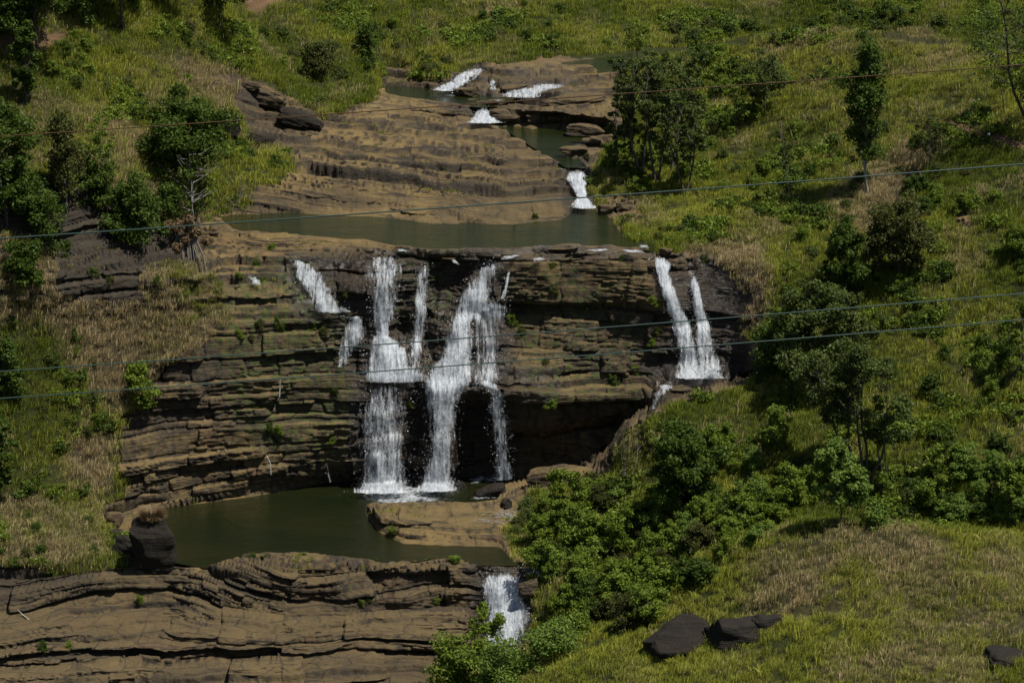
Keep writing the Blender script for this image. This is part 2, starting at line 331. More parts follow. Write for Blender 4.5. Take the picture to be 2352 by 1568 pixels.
line('Y', [(1168, 690, 410.8), (1300, 702, 410.4), (1400, 700, 410), (1490, 690, 409.6)], 30)
line('Y', [(1168, 712, 412.2), (1300, 712, 411.6), (1400, 712, 411.2), (1480, 706, 410.2)], 30)
line('Y', [(1180, 800, 409.4), (1300, 800, 408.6), (1420, 800, 408.2), (1500, 800, 406.6)], 30)
line('Y', [(1160, 860, 406.2), (1200, 845, 406.2), (1260, 850, 406.2), (1320, 880, 406), (1420, 870, 406.6), (1500, 860, 405.6)], 30)
line('Y', [(1160, 900, 404), (1210, 895, 403.6), (1270, 900, 403.8), (1350, 910, 405), (1430, 910, 404.8)], 30)
line('Y', [(1165, 985, 404.6), (1250, 984, 404.2), (1320, 972, 404.4), (1380, 962, 404.8), (1430, 950, 405.2), (1470, 935, 404.8)], 24)
line('Y', [(1165, 1000, 408.5), (1250, 1000, 408), (1320, 988, 408), (1380, 978, 408), (1420, 972, 407.5)], 24)
line('z', [(1200, 1080, .8), (1300, 1075, 1.6), (1370, 1060, 3.4)], 30)
line('Y', [(1540, 690, 408.5), (1590, 690, 408.7), (1640, 690, 409.3), (1700, 700, 407.5)], 30)
line('Y', [(1540, 800, 406.3), (1590, 800, 406), (1640, 800, 405.6), (1690, 800, 403.8)], 30)
line('z', [(1540, 866, 16.3), (1600, 864, 16.3), (1665, 862, 16.4), (1700, 858, 16.6)], 20)
line('Y', [(1490, 880, 405.2), (1530, 878, 404.8)], 20)
# foreground ledge
line('Y', [(-300, 1400, 357), (0, 1400, 361), (400, 1400, 362), (800, 1400, 363.3), (1000, 1400, 365), (1085, 1395, 366)], 90)
line('Y', [(-300, 1480, 350), (0, 1480, 354), (400, 1480, 355), (800, 1480, 357), (1060, 1480, 359)], 90)
line('Y', [(-300, 1568, 342), (0, 1568, 346), (400, 1568, 348), (800, 1568, 350.5), (1000, 1568, 351.5)], 90)

# ------------------------------------------------------------------ rasterise to a grid
GX0, GX1, GY0, GY1, STEP = -240.0, 2600.0, -240.0, 1740.0, 2.5
nx = int((GX1 - GX0) / STEP) + 1; ny = int((GY1 - GY0) / STEP) + 1
gx = GX0 + STEP * np.arange(nx); gy = GY0 + STEP * np.arange(ny)
PX, PY = np.meshgrid(gx, gy)
def survey_depth():
    sv = {}
    for (x, y, Y) in SURVEY: sv.setdefault((round(x / 3), round(y / 3)), (x, y, Y))
    S = np.array(list(sv.values()))
    pts = [Vector((p[0], p[1])) for p in S]
    vc, ve, tris, ov, oe, of = geometry.delaunay_2d_cdt(pts, [], [], 0, 1e-5)
    src = np.array([S[o[0]] if len(o) else (0, 0, 0) for o in ov])
    D = np.zeros((ny, nx))
    for t in tris:
        t = list(t); (x0, y0, a), (x1, y1, b), (x2, y2, c) = src[t[0]], src[t[1]], src[t[2]]
        den = (y1 - y2) * (x0 - x2) + (x2 - x1) * (y0 - y2)
        if abs(den) < 1e-9: continue
        i0 = max(0, int((min(x0, x1, x2) - GX0) / STEP)); i1 = min(nx, int((max(x0, x1, x2) - GX0) / STEP) + 2)
        j0 = max(0, int((min(y0, y1, y2) - GY0) / STEP)); j1 = min(ny, int((max(y0, y1, y2) - GY0) / STEP) + 2)
        if i1 <= i0 or j1 <= j0: continue
        X = PX[j0:j1, i0:i1]; Y = PY[j0:j1, i0:i1]
        l0 = ((y1 - y2) * (X - x2) + (x2 - x1) * (Y - y2)) / den
        l1 = ((y2 - y0) * (X - x2) + (x0 - x2) * (Y - y2)) / den
        l2 = 1 - l0 - l1; m = (l0 > -1e-4) & (l1 > -1e-4) & (l2 > -1e-4)
        D[j0:j1, i0:i1][m] = (l0 / a + l1 / b + l2 / c)[m]
    return D
def blur(A, r, n=3):
    k = max(1, int(r))
    for _ in range(n):
        for ax in (0, 1):
            B = np.concatenate([np.repeat(np.take(A, [0], ax), k, ax), A, np.repeat(np.take(A, [-1], ax), k + 1, ax)], ax)
            C = np.cumsum(B, ax)
            A = (np.take(C, range(2 * k + 1, C.shape[ax]), ax) - np.take(C, range(0, C.shape[ax] - 2 * k - 1), ax)) / (2 * k + 1)
            if A.shape[ax] > (ny if ax == 0 else nx): A = np.take(A, range(ny if ax == 0 else nx), ax)
    return A
def poly_mask(poly, wob=0.0, seed=3):
    X, Y = PX, PY
    if wob:
        X = X + wob * fbm(PX / 60, PY / 60, 0 * PX, 3, seed); Y = Y + wob * .6 * fbm(PX / 60, PY / 60, 0 * PX, 3, seed + 5)
    m = np.zeros(PX.shape, bool); n = len(poly)
    for i in range(n):
        x0, y0 = poly[i]; x1, y1 = poly[(i + 1) % n]
        if y0 == y1: continue
        c = ((Y > min(y0, y1)) & (Y <= max(y0, y1))) & (X < (Y - y0) * (x1 - x0) / (y1 - y0) + x0)
        m ^= c
    return m
D = survey_depth()
D[D == 0] = D[D > 0].mean()
Yg = 1 / D
# ---- which parts are rock (outlines of the outcrops)
ROCK = [
 [(545, 190), (600, 185), (655, 215), (740, 262), (850, 228), (868, 190), (868, 140), (960, 132), (1010, 158), (1200, 135), (1300, 122), (1430, 130), (1440, 300), (1400, 335), (1365, 385),
  (1352, 440), (1380, 480), (1410, 500), (1440, 552), (1520, 565), (1620, 572), (1700, 590), (1755, 640), (1740, 760), (1760, 852), (1690, 886), (1560, 922), (1450, 985), (1420, 1035), (1400, 1085),
  (1300, 1115), (1215, 1128), (1200, 1165), (1160, 1215), (1180, 1285), (1250, 1300), (1225, 1350), (1215, 1480), (1100, 1500), (1010, 1600), (1000, 1760), (-260, 1760), (-260, 1290),
  (150, 1296), (270, 1302), (300, 1250), (240, 1190), (215, 1165), (290, 1130), (270, 1000), (340, 880), (400, 820), (470, 780), (450, 730), (330, 715), (230, 740), (120, 735), (60, 700), (-260, 620), (-260, 440),
  (60, 400), (170, 405), (300, 440), (380, 500), (470, 498), (560, 470), (590, 410), (665, 395), (660, 340), (610, 330), (560, 300), (540, 240)],
]
rock = np.zeros(PX.shape, bool)
for p in ROCK: rock |= poly_mask(p, 14)
for p in [[(590, 335), (650, 335), (668, 380), (640, 415), (560, 425), (520, 410), (520, 340)], [(940, 130), (1020, 135), (1030, 175), (1000, 180), (940, 175)]]:
    rock &= ~poly_mask(p, 10, 9)
for p in [[(2065, 385), (2110, 380), (2130, 400), (2090, 415), (2060, 405)], [(2190, 480), (2240, 500), (2230, 540), (2190, 530)], [(1370, 440), (1470, 455), (1480, 500), (1400, 500)], [(480, 165), (560, 170), (560, 195), (480, 200)]]:
    rock |= poly_mask(p, 10, 11)
POOLS = {
 'lower': (0.0, [(350, 1285), (335, 1230), (325, 1180), (345, 1166), (400, 1160), (480, 1149), (600, 1132), (750, 1103), (830, 1080), (1000, 1070), (1100, 1070), (1205, 1080), (1212, 1097), (1160, 1115), (1150, 1148), (1090, 1153), (1000, 1153), (842, 1158), (850, 1180), (878, 1218), (930, 1243), (1050, 1250), (1155, 1248), (1185, 1284), (1200, 1297), (1100, 1297), (1060, 1284), (1000, 1284), (900, 1292), (830, 1281), (700, 1268), (580, 1270), (470, 1303), (405, 1290)]),
 'middle': (33.0, [(480, 498), (560, 489), (700, 489), (900, 497), (1000, 511), (1150, 515), (1300, 501), (1325, 478), (1365, 476), (1400, 490), (1440, 545), (1500, 565), (1500, 578), (1450, 566), (1300, 562), (1150, 572), (1000, 572), (950, 567), (860, 552), (700, 540), (600, 533), (540, 528), (520, 510)]),
 'upper': (38.0, [(1080, 283), (1150, 282), (1250, 290), (1340, 300), (1385, 312), (1340, 330), (1305, 345), (1345, 385), (1305, 385), (1235, 342), (1170, 302)]),
 'third': (40.5, [(875, 198), (990, 203), (1050, 212), (1130, 222), (1190, 222), (1135, 246), (1098, 246), (1050, 240), (950, 227), (880, 214)]),
 'top': (43.3, [(1150, 146), (1300, 134), (1400, 126), (1500, 113), (1600, 105), (1700, 98), (1720, 108), (1600, 120), (1480, 140), (1450, 165), (1380, 168), (1360, 150), (1250, 150)]),
}
pool = np.zeros(PX.shape)
for k, (zz, p) in POOLS.items():
    m = poly_mask(p, 3); pool = np.maximum(pool, m)
# ---- smoothing
Db = blur(D, 5, 2); Ys = 1 / Db
Dc = blur(D, 1, 2); Yc = 1 / Dc
hillw = blur((~rock).astype(float), 4, 2) * np.clip(1.0 - np.abs(Ys - Yg) / 3.0, 0, 1)
Yf = Yc * (1 - hillw) + Ys * hillw
Pw = at(PX, PY, Yf); X, Y, Z = Pw[..., 0].copy(), Pw[..., 1].copy(), Pw[..., 2].copy()
rk = blur(rock.astype(float), 2, 2); pk = blur(pool, 1, 2)
# base slope (of a smoothed surface)
def normals(X, Y, Z):
    du = np.stack([np.gradient(a, axis=1) for a in (X, Y, Z)], -1); dv = np.stack([np.gradient(a, axis=0) for a in (X, Y, Z)], -1)
    n = np.cross(dv, du); n /= np.linalg.norm(n, axis=-1, keepdims=True) + 1e-9
    n[n[..., 2] < 0] *= np.where(True, 1, 1); return n
Pb = at(PX, PY, Ys); nb = normals(Pb[..., 0], Pb[..., 1], Pb[..., 2])
flat = np.clip((np.abs(nb[..., 2]) - .45) / .35, 0, 1)              # 1 on shelves, 0 on cliff faces
# ---- strata coordinate
wv = fbm(X / 30, Y / 30, Z / 14, 3, 21)
g = 1.1 * wv
shelf = np.clip((540 - PY) / 30, 0, 1) * np.clip((PX - 400) / 100, 0, 1); fg = np.clip((PY - 1255) / 25, 0, 1); spur = 1 - shelf - fg
g = g + shelf * (.065 * X)
arch = 1.9 * ((X + 30) / 34) ** 2 * np.clip((1500 - PY) / 120, .15, 1)
g = g + fg * np.clip(arch, 0, 5) - fg * .9 * np.exp(-((X + 58) / 12) ** 2)
mid = spur * np.clip((PY - 900) / 200, 0, 1) * np.clip((1000 - PX) / 400, 0, 1)
g = g - mid * .035 * (X + 30)
sh_ = -(PY - .10 * (PX - 900) + .00012 * (PX - 900) ** 2) * .046 + 66.5 + 1.1 * fbm(X / 26, Y / 40, 0 * X, 3, 22) 
fo_ = PY + 62 * np.exp(-((PX - 330) / 260.) ** 2) * np.clip((1480 - PY) / 120, 0, 1) - 48 * np.exp(-((PX - 720) / 210.) ** 2) * np.clip((1500 - PY) / 160, 0, 1) + .02 * PX
fs_ = -fo_ * .062 + 79 + 1.6 * fbm(X / 22, Z / 9, 0 * X, 3, 24)
Zg = (Z + g) * (1 - shelf) * (1 - fg) + sh_ * shelf + fs_ * fg
s = Zg + .12 * fbm(X / 3, Y / 3, Z / 1.2, 2, 31)
r2 = np.random.default_rng(5)
def beds(choices, p, n, s_, fixed=None):
    th = r2.choice(choices, n, p=p) * r2.uniform(.8, 1.2, n); bd = -60 + np.cumsum(th)
    if fixed is not None: bd = np.sort(np.concatenate([bd[(bd < fixed[0]) | (bd > fixed[-1])], fixed])); n = len(bd)
    k = np.clip(np.searchsorted(bd, s_), 1, n - 1); b0, b1 = bd[k - 1], bd[k]; hh = b1 - b0
    return k, b0, hh, (s_ - b0) / hh
def blocks(k, wk, seed, skew=.35):
    o = hsh(k, k * 0 + seed) * 9
    jx = X + 1.8 * fbm(X / 6, Z / 4, Y * 0, 2, 41 + seed) + skew * (Y - 500) * (hsh(k, k * 0 + 9) - .5)
    v = jx / wk + o; j = np.floor(v); u = v - j
    return j, np.minimum(u, 1 - u) * wk
FIX = np.array([0, 1.3, 3.6, 4.1, 6.8, 9.6, 10.2, 13.0, 16.0, 16.5, 19.2, 20.6, 21.1, 24.8, 29.6, 31.4, 32.2, 40.6, 42.6])
sL = s + np.where(PX < 985 + 30 * wv, 117.0, 0) * (PY > 560) * (PY < 1200)
k, b0, hh, t = beds([.45, 1.0, 1.8, 3.0, 4.2], [.2, .18, .24, .22, .16], 420, sL, FIX)
j1, je = blocks(k, (3.5 + 12 * hsh(k, k * 0 + 3)) * (1 + 1.2 * (PY > 1290)), 4)
hb = hsh(k, j1); hl = hsh(k, k * 0 + 11); ed = np.minimum(t, 1 - t) * hh; nk = hsh(k, k * 0 + 17)
thin_ = hh < .65
prot = (hb - .5) * 2.2 + (hl - .5) * np.where(PX > 1000, 1.5, 2.0) - np.where(thin_, 1.3 * nk, 0)
prot -= (.15 + .75 * nk) * np.exp(-(ed / .17) ** 2) + (.15 + .6 * hb) * np.exp(-(je / .25) ** 2) * (1 - .6 * (PY > 1290))
prot += .5 * (t - .5) * (hsh(k, j1, k * 0 + 5) - .35)                # faces lean in or out
k2, c0, h2, t2 = beds([.22, .34, .5, .8], [.3, .3, .25, .15], 900, s + .15 * fbm(X / 4, Y / 4, Z / 2, 2, 33))
j2, je2 = blocks(k2, 1.2 + 3.5 * hsh(k2, k2 * 0 + 3), 5)
m2 = np.clip(fbm(X / 11, Y / 11, Z / 6, 2, 77) * 2.2 + .45, .12, 1)
prot += m2 * (.8 * (hsh(k2, j2) - .5) - .28 * np.exp(-(np.minimum(t2, 1 - t2) * h2 / .07) ** 2))
prot += .45 * fbm(X / 2.6, Y / 2.6, Z / 1.6, 3, 51) + 2.0 * fbm(X / 13, Y / 13, Z / 9, 2, 61)
# shelves: flat treads and sharp risers
sc3 = np.where(PY > 1250, .6, 1.0)
k3, e0, h3, t3 = beds([.14, .28, .5, .85, 1.4], [.24, .26, .24, .17, .09], 1200, (s + .4 * fbm(X / 18, Y / 14, Z * 0, 3, 37)) * sc3)
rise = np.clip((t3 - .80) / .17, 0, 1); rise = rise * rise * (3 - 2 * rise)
h3 = h3 / sc3; rise2 = np.clip((t2 - .72) / .25, 0, 1); terr = h3 * 1.9 * (rise - t3) + h2 * 1.6 * (rise2 - t2) * np.clip(m2 * 1.3, .3, 1) * (PY < 1250)
j3, je3 = blocks(k3, 3 + 9 * hsh(k3, k3 * 0 + 3), 6, .8)
flat0 = (flat > .5) & (PY < 1300); hl = np.where(flat0, hsh(k3, k3 * 0 + 2), hl); hb = np.where(flat0, hsh(k3, j3), hb)
flat = flat * (1 - .78 * np.clip((PY - 1290) / 40, 0, 1)) * (1 - .7 * blur(poly_mask([(550, 442), (820, 436), (1050, 448), (1330, 430), (1330, 512), (1000, 512), (700, 488), (550, 490)], 8).astype(float), 3, 2)) * (1 - .7 * blur(poly_mask([(850, 236), (1100, 248), (1300, 264), (1400, 272), (1400, 300), (1100, 278), (860, 268)], 6).astype(float), 2, 2)) * (1 - .6 * blur(poly_mask([(840, 1180), (1170, 1175), (1170, 1245), (1000, 1250), (870, 1215)], 6).astype(float), 2, 2))
fgm = np.clip((PY - 1280) / 40, 0, 1)
amp = rk * (1 - pk)
calm = poly_mask([(500, 515), (870, 540), (850, 600), (700, 605), (560, 590), (490, 560)]) * .55
calm = blur(calm.astype(float), 4, 2)
Y = Y - amp * (1 - flat) * prot * (1 + 1.1 * fgm)
Z = Z + amp * fgm * (hb - .5) * .7
Z = Z + amp * flat * (terr * 1.0 * (1 - calm) + .8 * (hb - .5) * (1 - calm) + .14 * fbm(X / 1.5, Y / 3, Z, 3, 71))
Y = Y - amp * flat * np.clip((PY - 1255) / 25, 0, 1) * .55 * (hb - .5 + .9 * fbm(X / 9, Y / 9, Z / 3, 3, 83))
Y = Y - amp * flat * (.8 * fbm(X / 6, Y / 6, Z, 2, 81) + rise * (hsh(k3, j3, k3 * 0 + 8) * .9))
# hills: hummocks
hl_ = (1 - rk) * (1 - pk)
Z = Z + hl_ * (2.0 * fbm(X / 14, Y / 14, Z / 14, 3, 91) + .9 * fbm(X / 3.5, Y / 3.5, Z / 3.5, 2, 95))
Z = Z - .5 * pk - 1.2 * np.clip((blur(pool, 3, 2) - .62) / .38, 0, 1)
GP = np.stack([X, Y, Z], -1)
def gidx(px, py):
    i = np.clip(np.round((np.asarray(px) - GX0) / STEP).astype(int), 0, nx - 1); j = np.clip(np.round((np.asarray(py) - GY0) / STEP).astype(int), 0, ny - 1)
    return j, i
def ground(px, py):
    j, i = gidx(px, py); return GP[j, i]
def metres_per_px(px, py):
    return ground(px, py)[..., 1] / FPX / .97
# ---- surface attributes
def soft(poly, r=3, wob=10): return blur(poly_mask(poly, wob, 13).astype(float), r, 2)
wet = np.maximum.reduce([
 soft([(640, 590), (700, 585), (860, 570), (1180, 570), (1165, 640), (1180, 720), (1180, 860), (1200, 1000), (1180, 1100), (820, 1110), (800, 1000), (815, 900), (790, 800), (690, 730), (660, 650)], 5, 16),
 soft([(1480, 575), (1600, 590), (1740, 640), (1720, 860), (1600, 900), (1480, 940), (1500, 860), (1540, 760), (1510, 660)], 5, 14),
 soft([(1170, 850), (1290, 850), (1300, 940), (1180, 960)], 4) * .7,
 soft([(1085, 1290), (1220, 1290), (1220, 1480), (1090, 1480)], 4), soft([(1000, 150), (1320, 165), (1310, 240), (1110, 290), (1000, 250)], 4) * .55,
 soft([(1290, 375), (1365, 375), (1375, 490), (1290, 480)], 4) * .8, soft([(1150, 560), (1510, 560), (1500, 600), (1150, 605)], 2, 4) * .7])
moss = np.maximum.reduce([soft([(900, 560), (1060, 570), (1060, 760), (900, 760)], 6) * .35, soft([(560, 590), (700, 590), (820, 700), (820, 1080), (560, 1060), (480, 760)], 8) * .45, soft([(1160, 600), (1500, 600), (1500, 960), (1200, 960)], 8) * .35, soft([(1000, 140), (1420, 125), (1420, 170), (1000, 180)], 3) * .15])
# dark stained stone, plus shade painted onto the left cliff, right cliff and cave
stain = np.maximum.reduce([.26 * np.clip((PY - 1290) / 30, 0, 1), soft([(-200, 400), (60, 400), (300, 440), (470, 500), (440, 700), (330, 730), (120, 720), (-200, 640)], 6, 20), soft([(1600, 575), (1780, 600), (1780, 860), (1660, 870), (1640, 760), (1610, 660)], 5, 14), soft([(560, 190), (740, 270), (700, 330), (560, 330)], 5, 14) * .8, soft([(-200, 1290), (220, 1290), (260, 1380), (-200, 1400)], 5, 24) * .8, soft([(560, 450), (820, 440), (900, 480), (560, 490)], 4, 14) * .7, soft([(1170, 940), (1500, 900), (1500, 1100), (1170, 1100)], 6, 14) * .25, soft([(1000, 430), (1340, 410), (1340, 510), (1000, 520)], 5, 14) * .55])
dry_polys = [([(-200, 520), (140, 570), (400, 600), (440, 760), (60, 770), (-200, 700)], 1.0), ([(0, 640), (110, 700), (430, 740), (540, 730), (470, 800), (400, 870), (300, 960), (200, 900), (100, 760), (0, 700)], 1.0), ([(330, 130), (560, 170), (640, 210), (540, 280), (430, 200)], .8),
 ([(150, 1000), (290, 1020), (260, 1120), (130, 1100)], .9), ([(0, 1120), (250, 1170), (260, 1290), (0, 1290)], .75), ([(0, 200), (200, 260), (420, 320), (300, 400), (0, 380)], .6),
 ([(1560, 560), (1740, 560), (1780, 640), (1740, 800), (1690, 760), (1720, 640), (1600, 600)], .9), ([(1900, 440), (2050, 390), (2120, 430), (2000, 560), (1920, 540)], .9), ([(2060, 330), (2180, 350), (2150, 420), (2050, 400)], .8),
 ([(1720, 90), (1850, 70), (2010, 75), (2200, 110), (2240, 150), (2100, 160), (1900, 130), (1700, 140)], .5), ([(1440, 440), (1560, 460), (1500, 520), (1440, 500)], .6), ([(1700, 1260), (1950, 1210), (2400, 1260), (2600, 1420), (2100, 1480), (1700, 1400)], .5),
 ([(1880, 1500), (2300, 1480), (2300, 1600), (1880, 1600)], .5), ([(1160, 1262), (1240, 1262), (1240, 1290), (1180, 1290)], 1.), ([(1420, 1010), (1480, 960), (1520, 1000), (1440, 1070)], .6), ([(640, 230), (780, 250), (740, 290), (660, 270)], .8), ([(700, 130), (800, 90), (860, 120), (800, 150)], .35), ([(-200, 1380), (200, 1400), (190, 1460), (-200, 1480)], .9), ([(-200, 1500), (120, 1520), (100, 1600), (-200, 1600)], .9), ([(60, 400), (380, 430), (500, 520), (480, 700), (400, 640), (420, 520), (200, 430)], .7)]
dry = np.zeros(PX.shape)
for p, v in dry_polys: dry = np.maximum(dry, soft(p, 7, 26) * v)
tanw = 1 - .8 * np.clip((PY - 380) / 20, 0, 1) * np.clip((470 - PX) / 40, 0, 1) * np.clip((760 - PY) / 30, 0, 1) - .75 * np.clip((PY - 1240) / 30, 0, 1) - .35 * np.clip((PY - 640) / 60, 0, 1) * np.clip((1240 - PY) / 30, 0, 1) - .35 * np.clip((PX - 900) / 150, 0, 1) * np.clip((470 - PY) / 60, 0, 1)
tonem = .35 * soft([(1560, 1290), (1950, 1200), (2400, 1240), (2600, 1320), (2600, 1600), (1100, 1700), (1350, 1480)], 5) + .3 * soft([(1600, 110), (1850, 80), (2050, 84), (2300, 130), (2400, 300), (2100, 290), (1800, 240)], 5) + .25 * soft([(2000, 700), (2400, 640), (2400, 1050), (2060, 1050)], 8) - .5 * soft([(1480, 30), (1800, 20), (2400, 20), (2400, 120), (2150, 98), (1850, 70), (1600, 98)], 4) - .5 * soft([(2060, 1080), (2400, 1100), (2400, 1232), (2100, 1200), (1820, 1210), (1800, 1080)], 5) - .4 * soft([(560, 20), (700, 60), (860, 150), (850, 210), (700, 180), (600, 100)], 5) - .4 * soft([(2100, 330), (2400, 350), (2400, 520), (2150, 480)], 6) + .3 * soft([(380, 20), (470, 30), (620, 200), (560, 190), (430, 110)], 4) + .35 * soft([(590, 335), (650, 335), (668, 380), (640, 415), (560, 425), (520, 410), (520, 340)], 2)
path = np.maximum(soft([(2160, 280), (2200, 284), (2290, 312), (2360, 338), (2600, 380), (2600, 400), (2352, 352), (2270, 328), (2200, 300)], 1, 3), soft([(560, 5), (640, -10), (660, 10), (600, 40), (570, 30)], 2, 6))
path = np.maximum(path, soft([(0, 80), (90, 70), (160, 100), (100, 130), (0, 125)], 2, 12) * .8)
# ---- split into structures
region = np.zeros(PX.shape, int)     # hills
hill_id = np.where(PY > 1195, 1, 0)
reg = np.where(rock, np.where(PY > 1262, 12, np.where(PY > 500 + 40 * (PX < 560), 11, 10)), 0)
hl_left = (PX < 560 + (PY < 260) * (PY * .75 - 60)) ; kn = PX > 1100
reg = np.where(~rock, np.where(hl_left, 0, np.where((PX > 1150) & (PY > 1205), 3, np.where((PX > 1330) & (PY > 70 + 45 * (np.abs(PX - 1950) > 200)), 2, 1))), reg)
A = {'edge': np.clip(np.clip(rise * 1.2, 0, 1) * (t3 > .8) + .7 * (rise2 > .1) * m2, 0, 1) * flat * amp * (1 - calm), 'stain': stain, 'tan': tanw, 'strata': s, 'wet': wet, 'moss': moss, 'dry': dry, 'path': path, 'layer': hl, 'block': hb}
M_ROCK = rock_material('sandstone'); M_SOIL = soil_material()
idx = np.arange(ny * nx).reshape(ny, nx)
quads = np.stack([idx[:-1, :-1], idx[1:, :-1], idx[1:, 1:], idx[:-1, 1:]], -1)
qreg = reg[:-1, :-1]
names = {0: ('hillside', 'steep grassy hillside left of the falls'), 1: ('hillside', 'far green hillside behind the upper river'), 2: ('hillside', 'grassy hillside right of the falls'), 3: ('hillside', 'nearest grassy hillside at lower right'),
         10: ('riverbed_rock', 'tan and dark layered rock shelf of the upper river'), 11: ('cliff', 'brown layered sandstone cliff behind the falls'), 12: ('rock_terrace', 'folded layered rock terrace in the foreground')}
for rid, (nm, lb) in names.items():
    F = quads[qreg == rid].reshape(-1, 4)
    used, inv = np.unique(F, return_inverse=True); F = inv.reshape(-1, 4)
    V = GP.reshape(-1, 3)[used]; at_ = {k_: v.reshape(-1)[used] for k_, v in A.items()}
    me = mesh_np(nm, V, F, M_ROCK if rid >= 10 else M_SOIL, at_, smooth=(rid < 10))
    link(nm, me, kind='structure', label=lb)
# ground sheet reaching the horizon, lying under everything surveyed
mh, th_ = new_mat('far_ground'); NN = NT(th_); pp = NN.n('ShaderNodeBsdfPrincipled'); pp.inputs['Base Color'].default_value = (.04, .05, .015, 1); pp.inputs['Roughness'].default_value = 1
oo = NN.n('ShaderNodeOutputMaterial'); NN.l(pp.outputs[0], oo.inputs[0])
me = mesh_np('ground', [(-4000, -2000, -40), (4000, -2000, -40), (4000, 6000, -40), (-4000, 6000, -40)], [(0, 1, 2, 3)], mh)
link('ground', me, kind='structure')
# ---- water
WM = {'lower': water_material('river_water_deep', (.006, .009, .003), (.012, .013, .004),   .30, .09), 'middle': water_material('river_water_olive', (.007, .012, .003), (.014, .017, .004), .22, .04)}
def pool_mesh(poly, z):
    from mathutils.geometry import tessellate_polygon
    cx_, cy_ = np.mean([p[0] for p in poly]), np.mean([p[1] for p in poly])
    V = [Vector(at(x, y, y_of_z(x, y, z))) for x, y in poly]
    n = len(V); W = []
    for i in range(n):                        # push the edge a little under the banks
        a, b = V[i - 1], V[(i + 1) % n]; d = (b - a).normalized(); o = Vector((d.y, -d.x, 0)); W.append((V[i], o))
    area = sum(V[i - 1].x * V[i].y - V[i].x * V[i - 1].y for i in range(n)); sg = 1 if area > 0 else -1
    W = [v + o * sg * .5 for v, o in W]
    tr = tessellate_polygon([W])
    F = []
    for t_ in tr:
        a, b, c = t_; nrm = (W[b] - W[a]).cross(W[c] - W[a]); F.append((a, b, c) if nrm.z > 0 else (a, c, b))
    return W, F
for kx, (zz, p) in POOLS.items():
    W, F = pool_mesh(p, zz * U - .02)
    me = mesh_np('river_water', [tuple(v) for v in W], F, WM['lower' if kx == 'lower' else 'middle'])
    link('river_water', me, kind='structure', label={'lower': 'dark green plunge pool below the falls', 'middle': 'olive river pool above the cliff', 'upper': 'olive channel between the rock shelf and the trees', 'third': 'dark pool below the upper rapids', 'top': 'calm river reach at the top of the rapids'}[kx])
# ---- higher hills beyond the survey (they stand behind the top edge of the picture and are mirrored in the pools)
def back_hills():
    xs = np.linspace(-900, 900, 121); ys = np.linspace(800, 2300, 70); GX_, GY_ = np.meshgrid(xs, ys)
    base_z = 62 + (GY_ - 800) * .42 + np.clip((GY_ - 800) / 150, 0, 1) * 45 * fbm(GX_ / 260, GY_ / 260, GX_ * 0, 4, 301) + np.clip((GY_ - 800) / 150, 0, 1) * np.abs(GX_) * .12
    V = np.stack([GX_, GY_, base_z], -1).reshape(-1, 3); i = np.arange(len(V)).reshape(GX_.shape)
    F = np.stack([i[:-1, :-1], i[:-1, 1:], i[1:, 1:], i[1:, :-1]], -1).reshape(-1, 4)
    me = mesh_np('hills', V, F, mh, smooth=True); link('hills', me, kind='structure')
back_hills()
def side_hills():
    fz = np.array([0, .04, .12, .25, .45, .7, 1.0])
    for e_, dx, dy, rise_, seed_ in ((GP[::4, 0], -420, 0, 95, 1), (GP[::4, -1], 420, 0, 95, 2), (GP[-1, ::6], 0, -200, 8, 3)):
        n, m = len(e_), len(fz); V = e_[:, None, :] + np.zeros((n, m, 3)); V[..., 0] += dx * fz; V[..., 1] += dy * fz
        V[..., 2] += rise_ * fz + (14 * fbm(V[..., 0] / 45, V[..., 1] / 45, V[..., 2] * 0 + seed_, 4, 310)) * np.minimum(1, fz * 4)
        if dy == 0: V[..., 2] = V[..., 2] * (1 - fz * .3) + fz * .3 * V[..., 2].mean()
        i_ = np.arange(n * m).reshape(n, m); F = np.stack([i_[:-1, :-1], i_[:-1, 1:], i_[1:, 1:], i_[1:, :-1]], -1).reshape(-1, 4)
        if dx < 0 or dy < 0: F = F[:, ::-1]
        link('hills', mesh_np('hills', V.reshape(-1, 3), F, M_SOIL, {'dry': np.full(n * m, .3), 'path': np.zeros(n * m)}, True), kind='structure')
side_hills()

